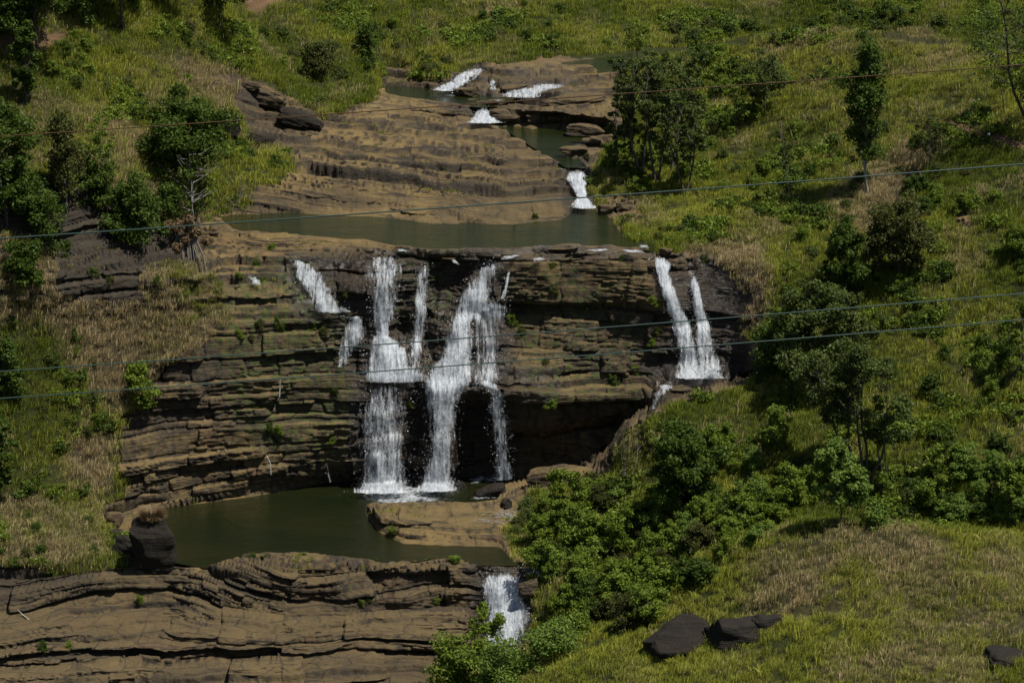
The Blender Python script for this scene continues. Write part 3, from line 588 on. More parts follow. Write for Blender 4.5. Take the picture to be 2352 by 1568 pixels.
# ------------------------------------------------------------------ falling water
def falls_material(name, cover, sx, sy, ecoef=.5):
    m, t = new_mat(name); N = NT(t)
    u = N.attr('u').outputs['Fac']; v = N.attr('v').outputs['Fac']; e = N.attr('edge').outputs['Fac']; d = N.attr('dens').outputs['Fac']
    c = N.n('ShaderNodeCombineXYZ'); N.l(u, c.inputs[0]); N.l(v, c.inputs[1])
    strands = N.noise(N.scalevec(c.outputs[0], (sx, sy, 1)), 1, 6, .72, .25)
    fine = N.noise(N.scalevec(c.outputs[0], (sx * 2.6, sy * 5, 1)), 1, 5, .8)
    lump = N.noise(N.scalevec(c.outputs[0], (.35, .22, 1)), 1, 4, .6)
    broad = N.noise(N.scalevec(c.outputs[0], (sx * .4, sy * .22, 1)), 1, 3, .6, .4)
    f = N.math('ADD', N.math('MULTIPLY', strands, .50), N.math('MULTIPLY', fine, .30)); f = N.math('ADD', f, N.math('ADD', N.math('MULTIPLY', lump, .15), N.math('MULTIPLY', broad, .35)))
    f = N.math('SUBTRACT', f, .15)
    f = N.math('ADD', f, N.math('MULTIPLY', N.math('SUBTRACT', N.math('POWER', e, .5), .95), ecoef)); f = N.math('ADD', f, N.math('MULTIPLY', N.math('SUBTRACT', d, .5), .42))
    a = N.ramp(f, [(.45 - cover, 0.), (.55 - cover, .62), (.68 - cover, .97)])
    col = N.mix(N.ramp(N.math('ADD', N.math('MULTIPLY', strands, .5), N.math('MULTIPLY', fine, .5)), [(.40, 0.), (.58, 1.)]), (.24, .28, .33), (.66, .69, .72))
    di = N.n('ShaderNodeBsdfDiffuse'); N.l(col, di.inputs[0]); tr = N.n('ShaderNodeBsdfTranslucent'); N.l(col, tr.inputs[0])
    mx = N.n('ShaderNodeMixShader'); mx.inputs[0].default_value = .3; N.l(di.outputs[0], mx.inputs[1]); N.l(tr.outputs[0], mx.inputs[2])
    b = N.n('ShaderNodeBump'); b.inputs['Strength'].default_value = 1; b.inputs['Distance'].default_value = .35; N.l(f, b.inputs['Height'])
    N.l(b.outputs[0], di.inputs['Normal'])
    tp = N.n('ShaderNodeBsdfTransparent'); m2 = N.n('ShaderNodeMixShader'); N.l(a, m2.inputs[0]); N.l(tp.outputs[0], m2.inputs[1]); N.l(mx.outputs[0], m2.inputs[2])
    o = N.n('ShaderNodeOutputMaterial'); N.l(m2.outputs[0], o.inputs[0]); return m
M_FALL = falls_material('falling_water', .012, 1.9, .34); M_VEIL = falls_material('thin_water_veil', .03, 2.2, .22); M_FOAM = falls_material('foam', .0, 1.3, 2.2, .6)
def plain(name, c, rough=.8, spec=.2):
    m, t = new_mat(name); N = NT(t); p = N.n('ShaderNodeBsdfPrincipled'); p.inputs['Base Color'].default_value = (*c, 1); p.inputs['Roughness'].default_value = rough
    p.inputs['Specular IOR Level'].default_value = spec; o = N.n('ShaderNodeOutputMaterial'); N.l(p.outputs[0], o.inputs[0]); return m
M_DROP = plain('spray', (.82, .85, .88))
Ymin = GP[..., 1].copy()
for _ in range(3):
    P_ = np.pad(Ymin, 1, mode='edge'); Ymin = np.minimum.reduce([P_[1:-1, 1:-1], P_[:-2, 1:-1], P_[2:, 1:-1], P_[1:-1, :-2], P_[1:-1, 2:]])
Ymin = blur(Ymin, 2, 2)
def lerp_rows(rows, step=3.0):
    out = []
    for a, b in zip(rows[:-1], rows[1:]):
        n = max(1, int(max(math.hypot(b[0] - a[0], b[1] - a[1]), math.hypot(b[2] - a[2], b[3] - a[3])) / step))
        for i in range(n): out.append([a[q] + (b[q] - a[q]) * i / n for q in range(5)])
    out.append(list(rows[-1])); return np.array(out)
def sheet(rows, off=.5, bulge=.5, seed=0, smoothY=True):
    """rows: (xl, yl, xr, yr, density) in survey pixels -> water sheet lying just off the rock"""
    r = lerp_rows([tuple(q) + (.5,) * (5 - len(q)) for q in rows]); n = len(r)
    wmax = np.hypot(r[:, 2] - r[:, 0], r[:, 3] - r[:, 1]).max(); m = max(5, int(wmax / 2.5))
    f = np.linspace(0, 1, m)[None, :]
    jw = np.clip((r[:, 2:3] - r[:, 0:1]) * .12, .4, 4); jit = jw * fbm(np.arange(n)[:, None] / 6., np.zeros((n, 1)) + seed, np.zeros((n, 1)), 3, 7); jit2 = jw * fbm(np.arange(n)[:, None] / 6., np.zeros((n, 1)) + seed + 50, np.zeros((n, 1)), 3, 7)
    wd_ = .17 * (r[:, 2:3] - r[:, 0:1]) + np.minimum(2, .05 * (r[:, 2:3] - r[:, 0:1])); px = (r[:, 0:1] + jit - wd_) * (1 - f) + (r[:, 2:3] + jit2 + wd_) * f; py = r[:, 1:2] * (1 - f) + r[:, 3:4] * f
    j, i = gidx(px, py); Yv = Ymin[j, i]
    if smoothY:
        for _ in range(2):
            P_ = np.pad(Yv, ((2, 2), (0, 0)), mode='edge'); Yv = (P_[:-4] + P_[1:-3] + P_[2:-2] + P_[3:-1] + P_[4:]) / 5
    Yv = np.minimum.accumulate(Yv, axis=0)                       # water never falls back into the rock
    e = 1 - np.abs(f * 2 - 1) ** 2 + 0 * px
    V = at(px, py, Yv)
    u = (px - px.mean()) * .077; L = np.concatenate([[0], np.cumsum(np.linalg.norm(np.diff(V[:, m // 2], axis=0), axis=1))])[:, None] + 0 * px
    dis = off + bulge * e * .6 + .35 * fbm(u * 1.6 + seed, L * .35, u * 0, 3, 19) * e
    V[..., 1] -= dis
    idx_ = np.arange(n * m).reshape(n, m); F = np.stack([idx_[:-1, :-1], idx_[1:, :-1], idx_[1:, 1:], idx_[:-1, 1:]], -1).reshape(-1, 4)
    return V.reshape(-1, 3), F, {'u': (u + seed * 13).ravel(), 'v': L.ravel(), 'edge': e.ravel(), 'dens': (r[:, 4:5] + 0 * px - .55 * np.clip(1 - L / 1.6, 0, 1) * (wmax > 20)).ravel()}
def droplets(V, n, spread, size=.07):
    c = V[rng.integers(0, len(V), n)] + rng.normal(0, 1, (n, 3)) * np.array([spread, spread * .6, spread]) - np.array([0, .5, 0])
    q = rng.normal(0, 1, (n, 3, 3)) * (size * rng.uniform(.5, 1.3, (n, 1, 1)))
    return (c[:, None] + q).reshape(-1, 3), np.arange(n * 3).reshape(-1, 3)
def waterfall(label, sheets, foam=(), drops=0, spread=.6, seed=0, off=.5, veil=False, group=None):
    c = sheet(sheets[0] if isinstance(sheets[0], list) else sheets, off)[0].mean(0)
    root = empty('waterfall', tuple(c), 0, label, 'waterfall', group)
    allV = []
    for i, rw in enumerate(sheets):
        V, F, at_ = sheet(rw, off + .12 * i, seed=seed * 3 + i); allV.append(V)
        link('falling_water', mesh_np('falling_water', V - c, F, M_VEIL if veil else M_FALL, at_, True), root)
        if not veil:                                             # a second, thinner curtain in front
            V, F, at_ = sheet(rw, off + .55 + .12 * i, seed=seed * 3 + i + 40); at_['dens'] = at_['dens'] - .35
            link('falling_water', mesh_np('falling_water', V - c, F, M_FALL, at_, True), root)
    for fi, (z, poly) in enumerate(foam):
        link('foam', foam_patch(poly, z, c, seed + fi), root)
    if drops:
        V, F = droplets(np.concatenate(allV), int(drops * .5), spread * .7, .045); link('spray', mesh_np('spray', V - c, F, M_DROP), root)['kind'] = 'stuff'
    return root
def foam_patch(poly, z, c, seed=0, dens=.54):
    """froth lying on the water inside an outline, highest and densest in the middle"""
    xs = [p[0] for p in poly]; ys = [p[1] for p in poly]; cx_, cy_ = np.mean(xs), np.mean(ys)
    n = len(poly); K = 14; V = []; e = []; u = []; v = []
    ring = []
    for i in range(n):
        a, b = poly[i], poly[(i + 1) % n]; q = max(2, int(math.hypot(b[0] - a[0], b[1] - a[1]) / 6))
        ring += [(a[0] + (b[0] - a[0]) * t_ / q, a[1] + (b[1] - a[1]) * t_ / q) for t_ in range(q)]
    ring = np.array(ring); m = len(ring); an_ = np.arange(m) / m * 6.283; rr_ = 1.12 + .28 * fbm(np.cos(an_) * 2.2, np.sin(an_) * 2.2, an_ * 0 + seed, 3, 88)[:, None]; ring = np.array([cx_, cy_]) + (ring - np.array([cx_, cy_])) * rr_
    for kk in range(K + 1):
        f = kk / K; P_ = np.array([cx_, cy_]) * (1 - f) + ring * f
        W = at(P_[:, 0], P_[:, 1], y_of_z(P_[:, 0], P_[:, 1], z * U + .06))
        W[:, 2] += np.maximum(0, (1 - f) ** 1.2 * (.0 + .5 * fbm(W[:, 0] / .8, W[:, 1] / .8, W[:, 0] * 0 + seed, 3, 5))) * .8
        V.append(W); e.append(np.full(m, 1 - f ** 2)); u.append(W[:, 0]); v.append(W[:, 1])
    V = np.concatenate(V); idx_ = np.arange((K + 1) * m).reshape(K + 1, m); nxt = np.roll(idx_, -1, 1)
    F = np.stack([idx_[:-1], idx_[1:], nxt[1:], nxt[:-1]], -1).reshape(-1, 4)
    return mesh_np('foam', V - c, F, M_FOAM, {'u': np.concatenate(u), 'v': np.concatenate(v), 'edge': np.concatenate(e), 'dens': np.full(len(V), dens)}, True)
def rowsY(*r): return [(xl, y, xr, y, d) for (y, xl, xr, d) in r]
waterfall('broad white waterfall left of centre, dropping in three stages to the pool', [
    rowsY((578, 872, 902, .3), (590, 850, 912, .45), (606, 838, 926, .5), (639, 843, 921, .5), (669, 852, 913, .6), (703, 852, 908, .6), (739, 860, 896, .75), (769, 866, 890, .8), (779, 856, 905, .8), (806, 852, 933, .8), (839, 850, 942, .75), (862, 848, 968, .9), (874, 848, 962, .9)),
    rowsY((874, 842, 952, .5), (900, 838, 946, .35), (930, 836, 942, .5), (989, 831, 934, .55), (1045, 830, 930, .55), (1112, 832, 932, .7), (1128, 826, 938, .9))],
    [(0, [(800, 1128), (830, 1112), (880, 1106), (935, 1112), (955, 1126), (930, 1140), (880, 1146), (825, 1143)])], 5200, .8, 1)
waterfall('narrow white waterfall just right of the broad left one', [
    rowsY((598, 972, 986, .5), (606, 970, 987, .5), (639, 953, 987, .45), (689, 953, 981, .6), (756, 948, 976, .55), (789, 940, 972, .6), (839, 936, 968, .4), (858, 936, 970, .4))], (), 1200, .5, 2)
waterfall('tallest central waterfall slanting down to the left then plunging into the pool', [
    rowsY((596, 1124, 1148, .5), (623, 1093, 1143, .5), (659, 1076, 1130, .6), (666, 1068, 1126, .75), (709, 1048, 1119, .6), (743, 1032, 1082, .7), (789, 1026, 1083, .7), (816, 1010, 1084, .7), (843, 996, 1080, .75), (873, 978, 1073, .85), (906, 981, 1053, .8), (939, 986, 1046, .7), (989, 988, 1043, .65), (1045, 984, 1041, .6), (1100, 976, 1038, .8), (1124, 966, 1040, .95))],
    [(0, [(950, 1126), (975, 1112), (1010, 1106), (1045, 1114), (1052, 1126), (1015, 1140), (965, 1138)])], 5200, .8, 3)
waterfall('thin streak of water beside the brown block, feeding the right veil', [rowsY((622, 1166, 1171, .8), (650, 1161, 1167, .8), (684, 1150, 1160, .8))], (), 100, .3, 4)
waterfall('lacy veil of water right of the central waterfall', [
    rowsY((686, 1118, 1158, .7), (709, 1094, 1160, .7), (736, 1083, 1158, .5), (776, 1088, 1158, .4), (836, 1092, 1156, .4), (862, 1086, 1150, .5), (878, 1080, 1140, .4))], (), 1500, .5, 5, veil=True)
waterfall('curved waterfall springing off a round dark ledge before the cave', [
    [(1085, 884, 1096, 868, .7), (1112, 886, 1112, 866, .75), (1124, 895, 1140, 874, .7), (1128, 905, 1153, 900, .6), (1126, 930, 1158, 930, .55), (1131, 1006, 1170, 1006, .5), (1136, 1045, 1172, 1045, .5), (1140, 1098, 1174, 1094, .7)]],
    [(0, [(1070, 1100), (1120, 1088), (1175, 1088), (1205, 1096), (1180, 1104), (1110, 1112)])], 1600, .5, 6, off=1.2)
waterfall('small stepped waterfall at the left end of the cliff top', [
    rowsY((588, 668, 676, .5), (605, 676, 712, .5), (625, 682, 738, .6), (650, 690, 752, .6), (672, 706, 762, .55), (700, 722, 782, .6), (714, 735, 800, .9)), [(775, 716, 795, 724, .4), (798, 735, 834, 722, .5), (788, 770, 840, 762, .6), (774, 812, 802, 818, .5), (770, 838, 796, 842, .4)]], (), 900, .4, 7)
waterfall('tiny trickle left of the stepped waterfall', [rowsY((622, 571, 578, .5), (636, 575, 590, .6), (650, 582, 606, .7))], (), 60, .3, 8)
waterfall('thin trickle over the smooth rounded ledge left of the main waterfalls', [rowsY((862, 643, 647, .3), (885, 642, 646, .5), (908, 641, 645, .5), (914, 636, 640, .4), (938, 628, 632, .45))], (), 16, .2, 21)
waterfall('thin trickle near the bottom of the left cliff', [rowsY((1020, 600, 603, .3), (1045, 612, 616, .4), (1062, 620, 624, .5), (1086, 621, 625, .5))], (), 10, .2, 22)
waterfall('thin trickle falling into the plunge pool left of the broad waterfall', [rowsY((1066, 750, 754, .3), (1084, 752, 757, .5), (1104, 755, 762, .5))], (), 14, .2, 23)
waterfall('right-hand waterfall falling in a straight white chute', [
    rowsY((590, 1496, 1532, .9), (600, 1503, 1538, .9), (625, 1513, 1535, .8), (660, 1521, 1545, .9), (700, 1530, 1560, .9), (740, 1546, 1580, .8), (780, 1554, 1592, .7), (820, 1558, 1602, .65), (866, 1554, 1612, .8))],
    [(16.35, [(1545, 868), (1580, 858), (1640, 856), (1672, 860), (1650, 872), (1590, 878)])], 1800, .6, 9)
waterfall('forked waterfall at far right, just right of the straight chute', [
    rowsY((622, 1590, 1595, .7), (650, 1586, 1602, .9), (680, 1592, 1608, .9), (740, 1598, 1624, .75), (780, 1600, 1636, .65), (820, 1600, 1647, .6), (866, 1598, 1664, .75))], (), 1600, .6, 10)
waterfall('short overflow below the right-hand waterfall, beside the grassy spur', [[(1528, 874, 1552, 884, .7), (1512, 884, 1534, 896, .5), (1500, 900, 1520, 910, .5), (1494, 935, 1508, 937, .4)]], (), 200, .3, 11)
waterfall('foaming white cascade at the bottom edge beside the green shrubs', [
    rowsY((1303, 1113, 1190, .4), (1328, 1114, 1193, .75), (1362, 1119, 1190, .85), (1395, 1130, 1206, .9), (1428, 1126, 1206, .85), (1462, 1122, 1192, .7), (1490, 1118, 1184, .7)), [(1196, 1296, 1204, 1306, .6), (1206, 1294, 1222, 1308, .5), (1222, 1300, 1240, 1308, .5), (1230, 1320, 1244, 1322, .4)]], (), 3200, .6, 12)
waterfall('short narrow cascade pouring from the olive channel into the pool above the cliff', [
    rowsY((383, 1309, 1336, .6), (410, 1305, 1345, .85), (433, 1320, 1342, .9), (453, 1327, 1349, .9), (467, 1321, 1360, .95), (476, 1322, 1366, .9))], [(33, [(1316, 472), (1340, 467), (1368, 472), (1374, 480), (1340, 484), (1318, 480)])], 700, .5, 13)
waterfall('little fan-shaped cascade below the dark upper pool', [
    rowsY((244, 1099, 1119, .7), (260, 1094, 1126, .85), (273, 1086, 1136, .9), (281, 1078, 1148, .9))], [(38, [(1076, 279), (1110, 274), (1145, 278), (1150, 285), (1115, 290), (1082, 286)])], 300, .4, 14)
waterfall('long slanting cascade at the top left of the upper rapids', [
    [(1098, 153, 1118, 155, 0.58), (1075, 160, 1104, 166, 0.58), (1048, 170, 1082, 178, 0.63), (1034, 184, 1070, 192, 0.68), (1010, 196, 1052, 202, 0.68), (992, 205, 1042, 209, 0.68)], [(1096, 164, 1104, 167, .5), (1088, 172, 1096, 177, .5), (1076, 184, 1084, 187, .4)]], [(40.5, [(985, 206), (1020, 201), (1050, 205), (1040, 211), (1000, 212)])], 500, .4, 15)
waterfall('tiny fall between boulders in the middle of the upper rapids', [rowsY((180, 1128, 1140, .6), (190, 1123, 1140, 0.48), (200, 1122, 1140, 0.63), (205, 1118, 1144, 0.58))], (), 60, .3, 16)
waterfall('broad low white rapid at the right of the upper rapids', [
    [(1258, 188, 1300, 190, 0.48), (1238, 191, 1296, 198, 0.68), (1222, 198, 1262, 206, 0.73), (1180, 206, 1240, 214, 0.73), (1158, 212, 1236, 222, 0.68), (1150, 220, 1232, 225, 0.58)], [(1236, 190, 1262, 196, .5), (1290, 193, 1350, 199, .35)]], (), 400, .4, 17)
def foam(label, z, poly, seed=0, dens=.62):
    V = at(np.mean([p[0] for p in poly]), np.mean([p[1] for p in poly]), y_of_z(np.mean([p[0] for p in poly]), np.mean([p[1] for p in poly]), z * U))
    o = link('foam', foam_patch(poly, z, V, seed, dens), kind='stuff', label=label); o.location = V; return o
foam('white water rushing round the dark boulder below the curved waterfall', .05, [(1060, 1146), (1095, 1134), (1150, 1124), (1150, 1144), (1105, 1148)], 1)
foam('white froth between the wet boulders and the cave', .05, [(1074, 1098), (1110, 1086), (1130, 1094), (1096, 1112), (1078, 1112)], 2)
foam('streaks of foam where the third pool drains', 40.5, [(1100, 240), (1140, 225), (1160, 226), (1140, 243)], 3)
foam('broken foam drifting on the plunge pool in front of the two main waterfalls', .03, [(790, 1128), (820, 1106), (1040, 1106), (1070, 1130), (1040, 1156), (940, 1172), (850, 1160), (800, 1146)], 40, .6)
0 and foam('-', .03, [(620, 1160), (780, 1130), (830, 1160), (860, 1230), (900, 1262), (800, 1262), (700, 1220)], 41, .28)
foam('foam drifting from the short narrow cascade into the middle pool', 33.0, [(1310, 478), (1370, 478), (1375, 500), (1350, 525), (1320, 520), (1300, 500)], 42, .22)
foam('foam trail spreading from the fan-shaped cascade in the olive channel', 38.0, [(1080, 284), (1150, 284), (1200, 300), (1180, 306), (1120, 296)], 43, .25)
foam('thin foam line on the third pool', 40.5, [(1010, 218), (1070, 217), (1075, 221), (1030, 222)], 4)
for q, pl in enumerate([[(1262, 575), (1330, 566), (1340, 572), (1290, 584)], [(1330, 574), (1400, 570), (1420, 574), (1360, 580)], [(1415, 572), (1490, 572), (1492, 582), (1430, 580)], [(1462, 562), (1490, 560), (1496, 572), (1470, 570)], [(1216, 592), (1250, 588), (1256, 598), (1222, 602)], [(1140, 590), (1200, 582), (1210, 586), (1150, 600)], [(905, 572), (930, 568), (952, 578), (915, 581)], [(1028, 585), (1044, 592), (1062, 612), (1040, 606)]]):
    c = np.array([(p[0], p[1]) for p in pl]).mean(0); zz = ground(c[0], c[1])[2] / U + .35
    foam('patch of white water on the cliff-top rapids', zz, pl, 10 + q)['group'] = 'white water on the cliff top'

# ------------------------------------------------------------------ plants
def leaf_material(name, c1, c2, c3=None, rough=.55, trans=.35):
    """c1..c2: spread between leaves; c3: spread between whole plants"""
    m, t = new_mat(name); N = NT(t)
    geo = N.n('ShaderNodeNewGeometry'); rnd = geo.outputs['Random Per Island']; oi = N.n('ShaderNodeObjectInfo')
    c = N.mix(rnd, c1, c2); c = N.mix(N.math('MULTIPLY', oi.outputs['Random'], .6), c, c3 or c2)
    c = N.mix(N.ramp(N.noise(geo.outputs['Position'], .55, 3), [(.4, 0.), (.62, .5)]), c, c2)
    p = N.n('ShaderNodeBsdfPrincipled'); N.l(c, p.inputs['Base Color']); p.inputs['Roughness'].default_value = rough; p.inputs['Specular IOR Level'].default_value = .15
    tr = N.n('ShaderNodeBsdfTranslucent'); N.l(N.mix(.5, c, (.5, .8, .05), 'MULTIPLY'), tr.inputs[0]); tr2 = N.mix(0, c, c)
    N.l(c, tr.inputs[0]); mx = N.n('ShaderNodeMixShader'); mx.inputs[0].default_value = trans
    N.l(p.outputs[0], mx.inputs[1]); N.l(tr.outputs[0], mx.inputs[2]); o = N.n('ShaderNodeOutputMaterial'); N.l(mx.outputs[0], o.inputs[0]); return m
L_DARK = leaf_material('leaves_dark_green', (.028, .052, .007), (.068, .102, .013), (.042, .072, .010))
L_MID = leaf_material('leaves_mid_green', (.056, .092, .009), (.150, .200, .024), (.105, .15, .015))
L_LIGHT = leaf_material('leaves_light_green', (.06, .11, .015), (.14, .20, .035), (.09, .15, .02))
L_OLIVE = leaf_material('leaves_olive', (.035, .048, .010), (.085, .092, .022), (.05, .055, .014))
L_BLUE = leaf_material('leaves_blue_green', (.036, .056, .013), (.092, .118, .026), (.055, .080, .017))
L_BROWN = leaf_material('leaves_dead_brown', (.07, .045, .022), (.16, .11, .055), (.11, .075, .04), trans=.2)
LM = {'dark': L_DARK, 'mid': L_MID, 'light': L_LIGHT, 'olive': L_OLIVE, 'blue': L_BLUE, 'brown': L_BROWN}
def bark(name, c1, c2):
    m, t = new_mat(name); N = NT(t); geo = N.n('ShaderNodeNewGeometry'); c = N.mix(N.noise(N.scalevec(geo.outputs['Position'], (3, 3, .6)), 1, 5, .7), c1, c2)
    p = N.n('ShaderNodeBsdfPrincipled'); N.l(c, p.inputs['Base Color']); p.inputs['Roughness'].default_value = .9
    o = N.n('ShaderNodeOutputMaterial'); N.l(p.outputs[0], o.inputs[0]); return m
B_DARK = bark('bark_dark', (.025, .02, .015), (.075, .06, .045)); B_PALE = bark('bark_pale', (.12, .11, .095), (.32, .30, .27)); B_MID = bark('bark_grey', (.05, .043, .035), (.15, .13, .105))
def tubes(paths, sides=6):
    V = []; F = []; n0 = 0
    for pts, rad in paths:
        pts = np.asarray(pts, float); n = len(pts)
        for i in range(n):
            d = pts[min(i + 1, n - 1)] - pts[max(i - 1, 0)]; d = d / (np.linalg.norm(d) + 1e-9)
            a = np.cross(d, [0.3, 1, .2]); a /= np.linalg.norm(a) + 1e-9; b = np.cross(d, a)
            for q in range(sides):
                an = 2 * math.pi * q / sides; V.append(pts[i] + rad[i] * (a * math.cos(an) + b * math.sin(an)))
        for i in range(n - 1):
            for q in range(sides):
                q2 = (q + 1) % sides; F.append((n0 + i * sides + q, n0 + i * sides + q2, n0 + (i + 1) * sides + q2, n0 + (i + 1) * sides + q))
        n0 += n * sides
    return np.array(V), np.array(F)
def leaves(centers, radii, count, size, rg, squash=.75, droop=0.0, elong=1.6):
    """rhombic leaf faces spread through clumps"""
    centers = np.asarray(centers); radii = np.asarray(radii); k = rg.choice(len(centers), count, p=radii ** 2 / (radii ** 2).sum())
    d = rg.normal(0, 1, (count, 3)); d /= np.linalg.norm(d, axis=1, keepdims=True)
    r = radii[k][:, None] * rg.uniform(.15, 1.35, (count, 1)) ** .7
    c = centers[k] + d * r * np.array([1, 1, squash])
    nrm = d * .45 + np.array([0, 0, .5]) + rg.normal(0, .75, (count, 3)); nrm /= np.linalg.norm(nrm, axis=1, keepdims=True)
    a = np.cross(nrm, rg.normal(0, 1, (count, 3))); a /= np.linalg.norm(a, axis=1, keepdims=True) + 1e-9; a[:, 2] -= droop; b = np.cross(nrm, a)
    sz = size * rg.uniform(.6, 1.35, (count, 1)); A = a * sz * elong * .5; B = b * sz * .5
    V = np.stack([c - A, c - B * .9 + A * .1, c + A, c + B * .9 + A * .1], 1); V[:, 1] += nrm * sz * .12; V[:, 3] += nrm * sz * .12
    return V.reshape(-1, 3), np.arange(count * 4).reshape(-1, 4)
def tree_parts(H, W, prof, rg, nleaf, lsize, lean=(0, 0), bare=0.0, stems=1, limbs=True):
    """returns (trunk V,F), (leaf V,F) for a plant of height H and crown width W"""
    cl = []; cr = []; paths = []
    R = W / 2
    for sidx in range(stems):
        ox, oy = (rg.normal(0, R * .35, 2) if stems > 1 else (0, 0)); h = H * (rg.uniform(.75, 1) if stems > 1 else 1) * .96
        lx, ly = lean[0] + rg.normal(0, .04), lean[1] + rg.normal(0, .04)
        n = 8; zz = np.linspace(-.6, h, n); wob = np.cumsum(rg.normal(0, H * .012, (n, 2)), 0)
        ft = np.clip(zz / (.35 * h), 0, 1); tp = np.stack([ox * ft + lx * zz + wob[:, 0], oy * ft + ly * zz + wob[:, 1], zz], -1); r0 = max(.05, H * .0095 * (1.25 if prof in ('round', 'umbrella') else 1))
        paths.append((tp, np.linspace(r0, r0 * .22, n)))
        def on(f): i = f * (n - 1); a = int(min(i, n - 2)); return tp[a] + (tp[a + 1] - tp[a]) * (i - a)
        if prof == 'column': z0, z1, nl = .26, .97, 75
        elif prof == 'umbrella': z0, z1, nl = .36, .98, 34
        elif prof == 'sparse': z0, z1, nl = .4, 1.0, 14
        elif prof == 'cone': z0, z1, nl = .18, 1.0, 30
        elif prof == 'shrub': z0, z1, nl = .02, .9, 30
        else: z0, z1, nl = .22, .97, 44
        nl = max(5, nl // stems) if stems > 1 else nl
        for q in range(nl):
            f = z0 + (z1 - z0) * (q + rg.uniform(0, 1)) / nl; g = (f - z0) / (z1 - z0)
            if prof == 'column': rad = R * (.95 - .75 * g ** 1.6) * min(1, .45 + g * 3)
            elif prof == 'umbrella': rad = R * (.35 + .9 * math.sin(g * math.pi * .72 + .3)) * .9
            elif prof == 'sparse': rad = R * (.4 + .7 * math.sin(g * math.pi))
            elif prof == 'cone': rad = R * (1.02 - .9 * g) * min(1, .5 + g * 4)
            elif prof == 'shrub': rad = R * math.sqrt(max(.05, 1 - (g * .95) ** 2))
            else: rad = R * math.sqrt(max(.06, 1 - (2 * g - .85) ** 2 * .8))
            if stems > 1: rad *= .62
            an = rg.uniform(0, 2 * math.pi); rr = rad * rg.uniform(.35, .92)
            s0 = on(max(0.05, f - .12 * rg.uniform(.4, 1.4))); e0 = on(f) + np.array([math.cos(an) * rr, math.sin(an) * rr, H * .02])
            if limbs: m_ = (s0 + e0) / 2 + np.array([0, 0, -rr * .12]) + rg.normal(0, rr * .08, 3); paths.append(([s0, m_, e0], [r0 * .42 * (1 - .5 * g), r0 * .26, r0 * .1]))
            if rg.uniform() < bare: continue
            cs = {'column': .5, 'umbrella': .30, 'sparse': .28, 'shrub': .42, 'cone': .3}.get(prof, .27) * R * rg.uniform(.6, 1.2) * (.7 if stems > 1 else 1)
            for _ in range(2):
                cl.append(e0 + rg.normal(0, cs * .7, 3)); cr.append(cs * rg.uniform(.4, 1.15))
        cl.append(on(1.0)); cr.append(R * .22)
    if not cl: cl = [[0, 0, H]]; cr = [.1]
    lv = leaves(cl, cr, nleaf, lsize, rg) if nleaf else None
    return tubes(paths, 5), lv
def plant(name, label, cat, px, base, top, width, prof, leafmat, nleaf, lsize=.5, barkm=B_DARK, lean=(0, 0), bare=0.0, stems=1, group=None, seed=None, dz=0.0):
    g_ = ground(px, base); mpp = g_[1] / FPX / math.cos(PITCH) * 1.0
    H = (base - top) * mpp * 1.03; W = width * mpp; rg = np.random.default_rng(abs(int(px * 7 + base * 3)) if seed is None else seed)
    root = empty(name, (g_[0], g_[1], g_[2] + dz), 0, label, cat, group)
    (tv, tf), lv = tree_parts(H, W, prof, rg, int(nleaf * 2.0), lsize * .74, lean, bare, stems)
    link('trunk' if 'tree' in name else 'stems', mesh_np('trunk', tv, tf, barkm, smooth=True), root)
    if lv is not None: link('crown' if 'tree' in name else 'foliage', mesh_np('crown', lv[0], lv[1], LM[leafmat]), root)
    return root
# --- trees one can tell apart
plant('broadleaf_tree', 'large dark green tree cut by the left edge above the shaded cliff', 'tree', 18, 520, 228, 165, 'round', 'dark', 9000, .55)
plant('broadleaf_tree', 'narrow olive green tree right of the large dark tree at the left edge', 'tree', 152, 480, 268, 72, 'column', 'olive', 3600, .45, B_PALE)
plant('slender_tree', 'thin tree with a sparse crown and bare stem on the left slope above the cliff', 'tree', 238, 472, 275, 80, 'sparse', 'mid', 900, .42, B_MID)
plant('broadleaf_tree', 'wide round dark green tree on the left slope beside the bright grass patch', 'tree', 408, 412, 236, 190, 'round', 'dark', 9500, .55)
plant('broadleaf_tree', 'dark bushy tree on the brink of the shaded left cliff', 'tree', 305, 545, 400, 130, 'shrub', 'dark', 5200, .5)
plant('bare_tree', 'leafless grey tree with spreading twigs at the left end of the middle pool', 'tree', 446, 525, 330, 185, 'umbrella', 'olive', 350, .35, B_PALE, bare=.75, lean=(-.12, 0))
plant('bare_tree', 'small leafless grey tree leaning on the dark rock bank by the middle pool', 'tree', 548, 480, 392, 110, 'shrub', 'olive', 260, .3, B_PALE, bare=.7)
plant('tall_tree', 'tall dark trunk at the top left corner with its crown above the frame', 'tree', 84, 158, -190, 210, 'umbrella', 'dark', 6000, .6)
plant('tall_tree', 'dark trunk near the top edge left of the bright grass ridge', 'tree', 275, 62, -240, 200, 'umbrella', 'dark', 6000, .6)
plant('tall_tree', 'dark trunk casting a long shadow at the top edge beside the gully', 'tree', 510, 74, -170, 200, 'umbrella', 'dark', 6000, .6)
plant('broadleaf_tree', 'dense shaded tree filling the top left corner', 'tree', 20, 110, -60, 170, 'round', 'dark', 7000, .55)
plant('broadleaf_tree', 'dark bushy tree at the top edge between the two dark trunks', 'tree', 160, 20, -110, 150, 'round', 'dark', 5000, .55)
plant('broadleaf_tree', 'small dark green tree on the far bank in the gully left of the upper rapids', 'tree', 838, 152, 62, 42, 'column', 'dark', 1500, .45)
plant('broadleaf_tree', 'round shrubby tree on the far slope at the foot of the gully', 'tree', 735, 188, 108, 80, 'round', 'olive', 2200, .45)
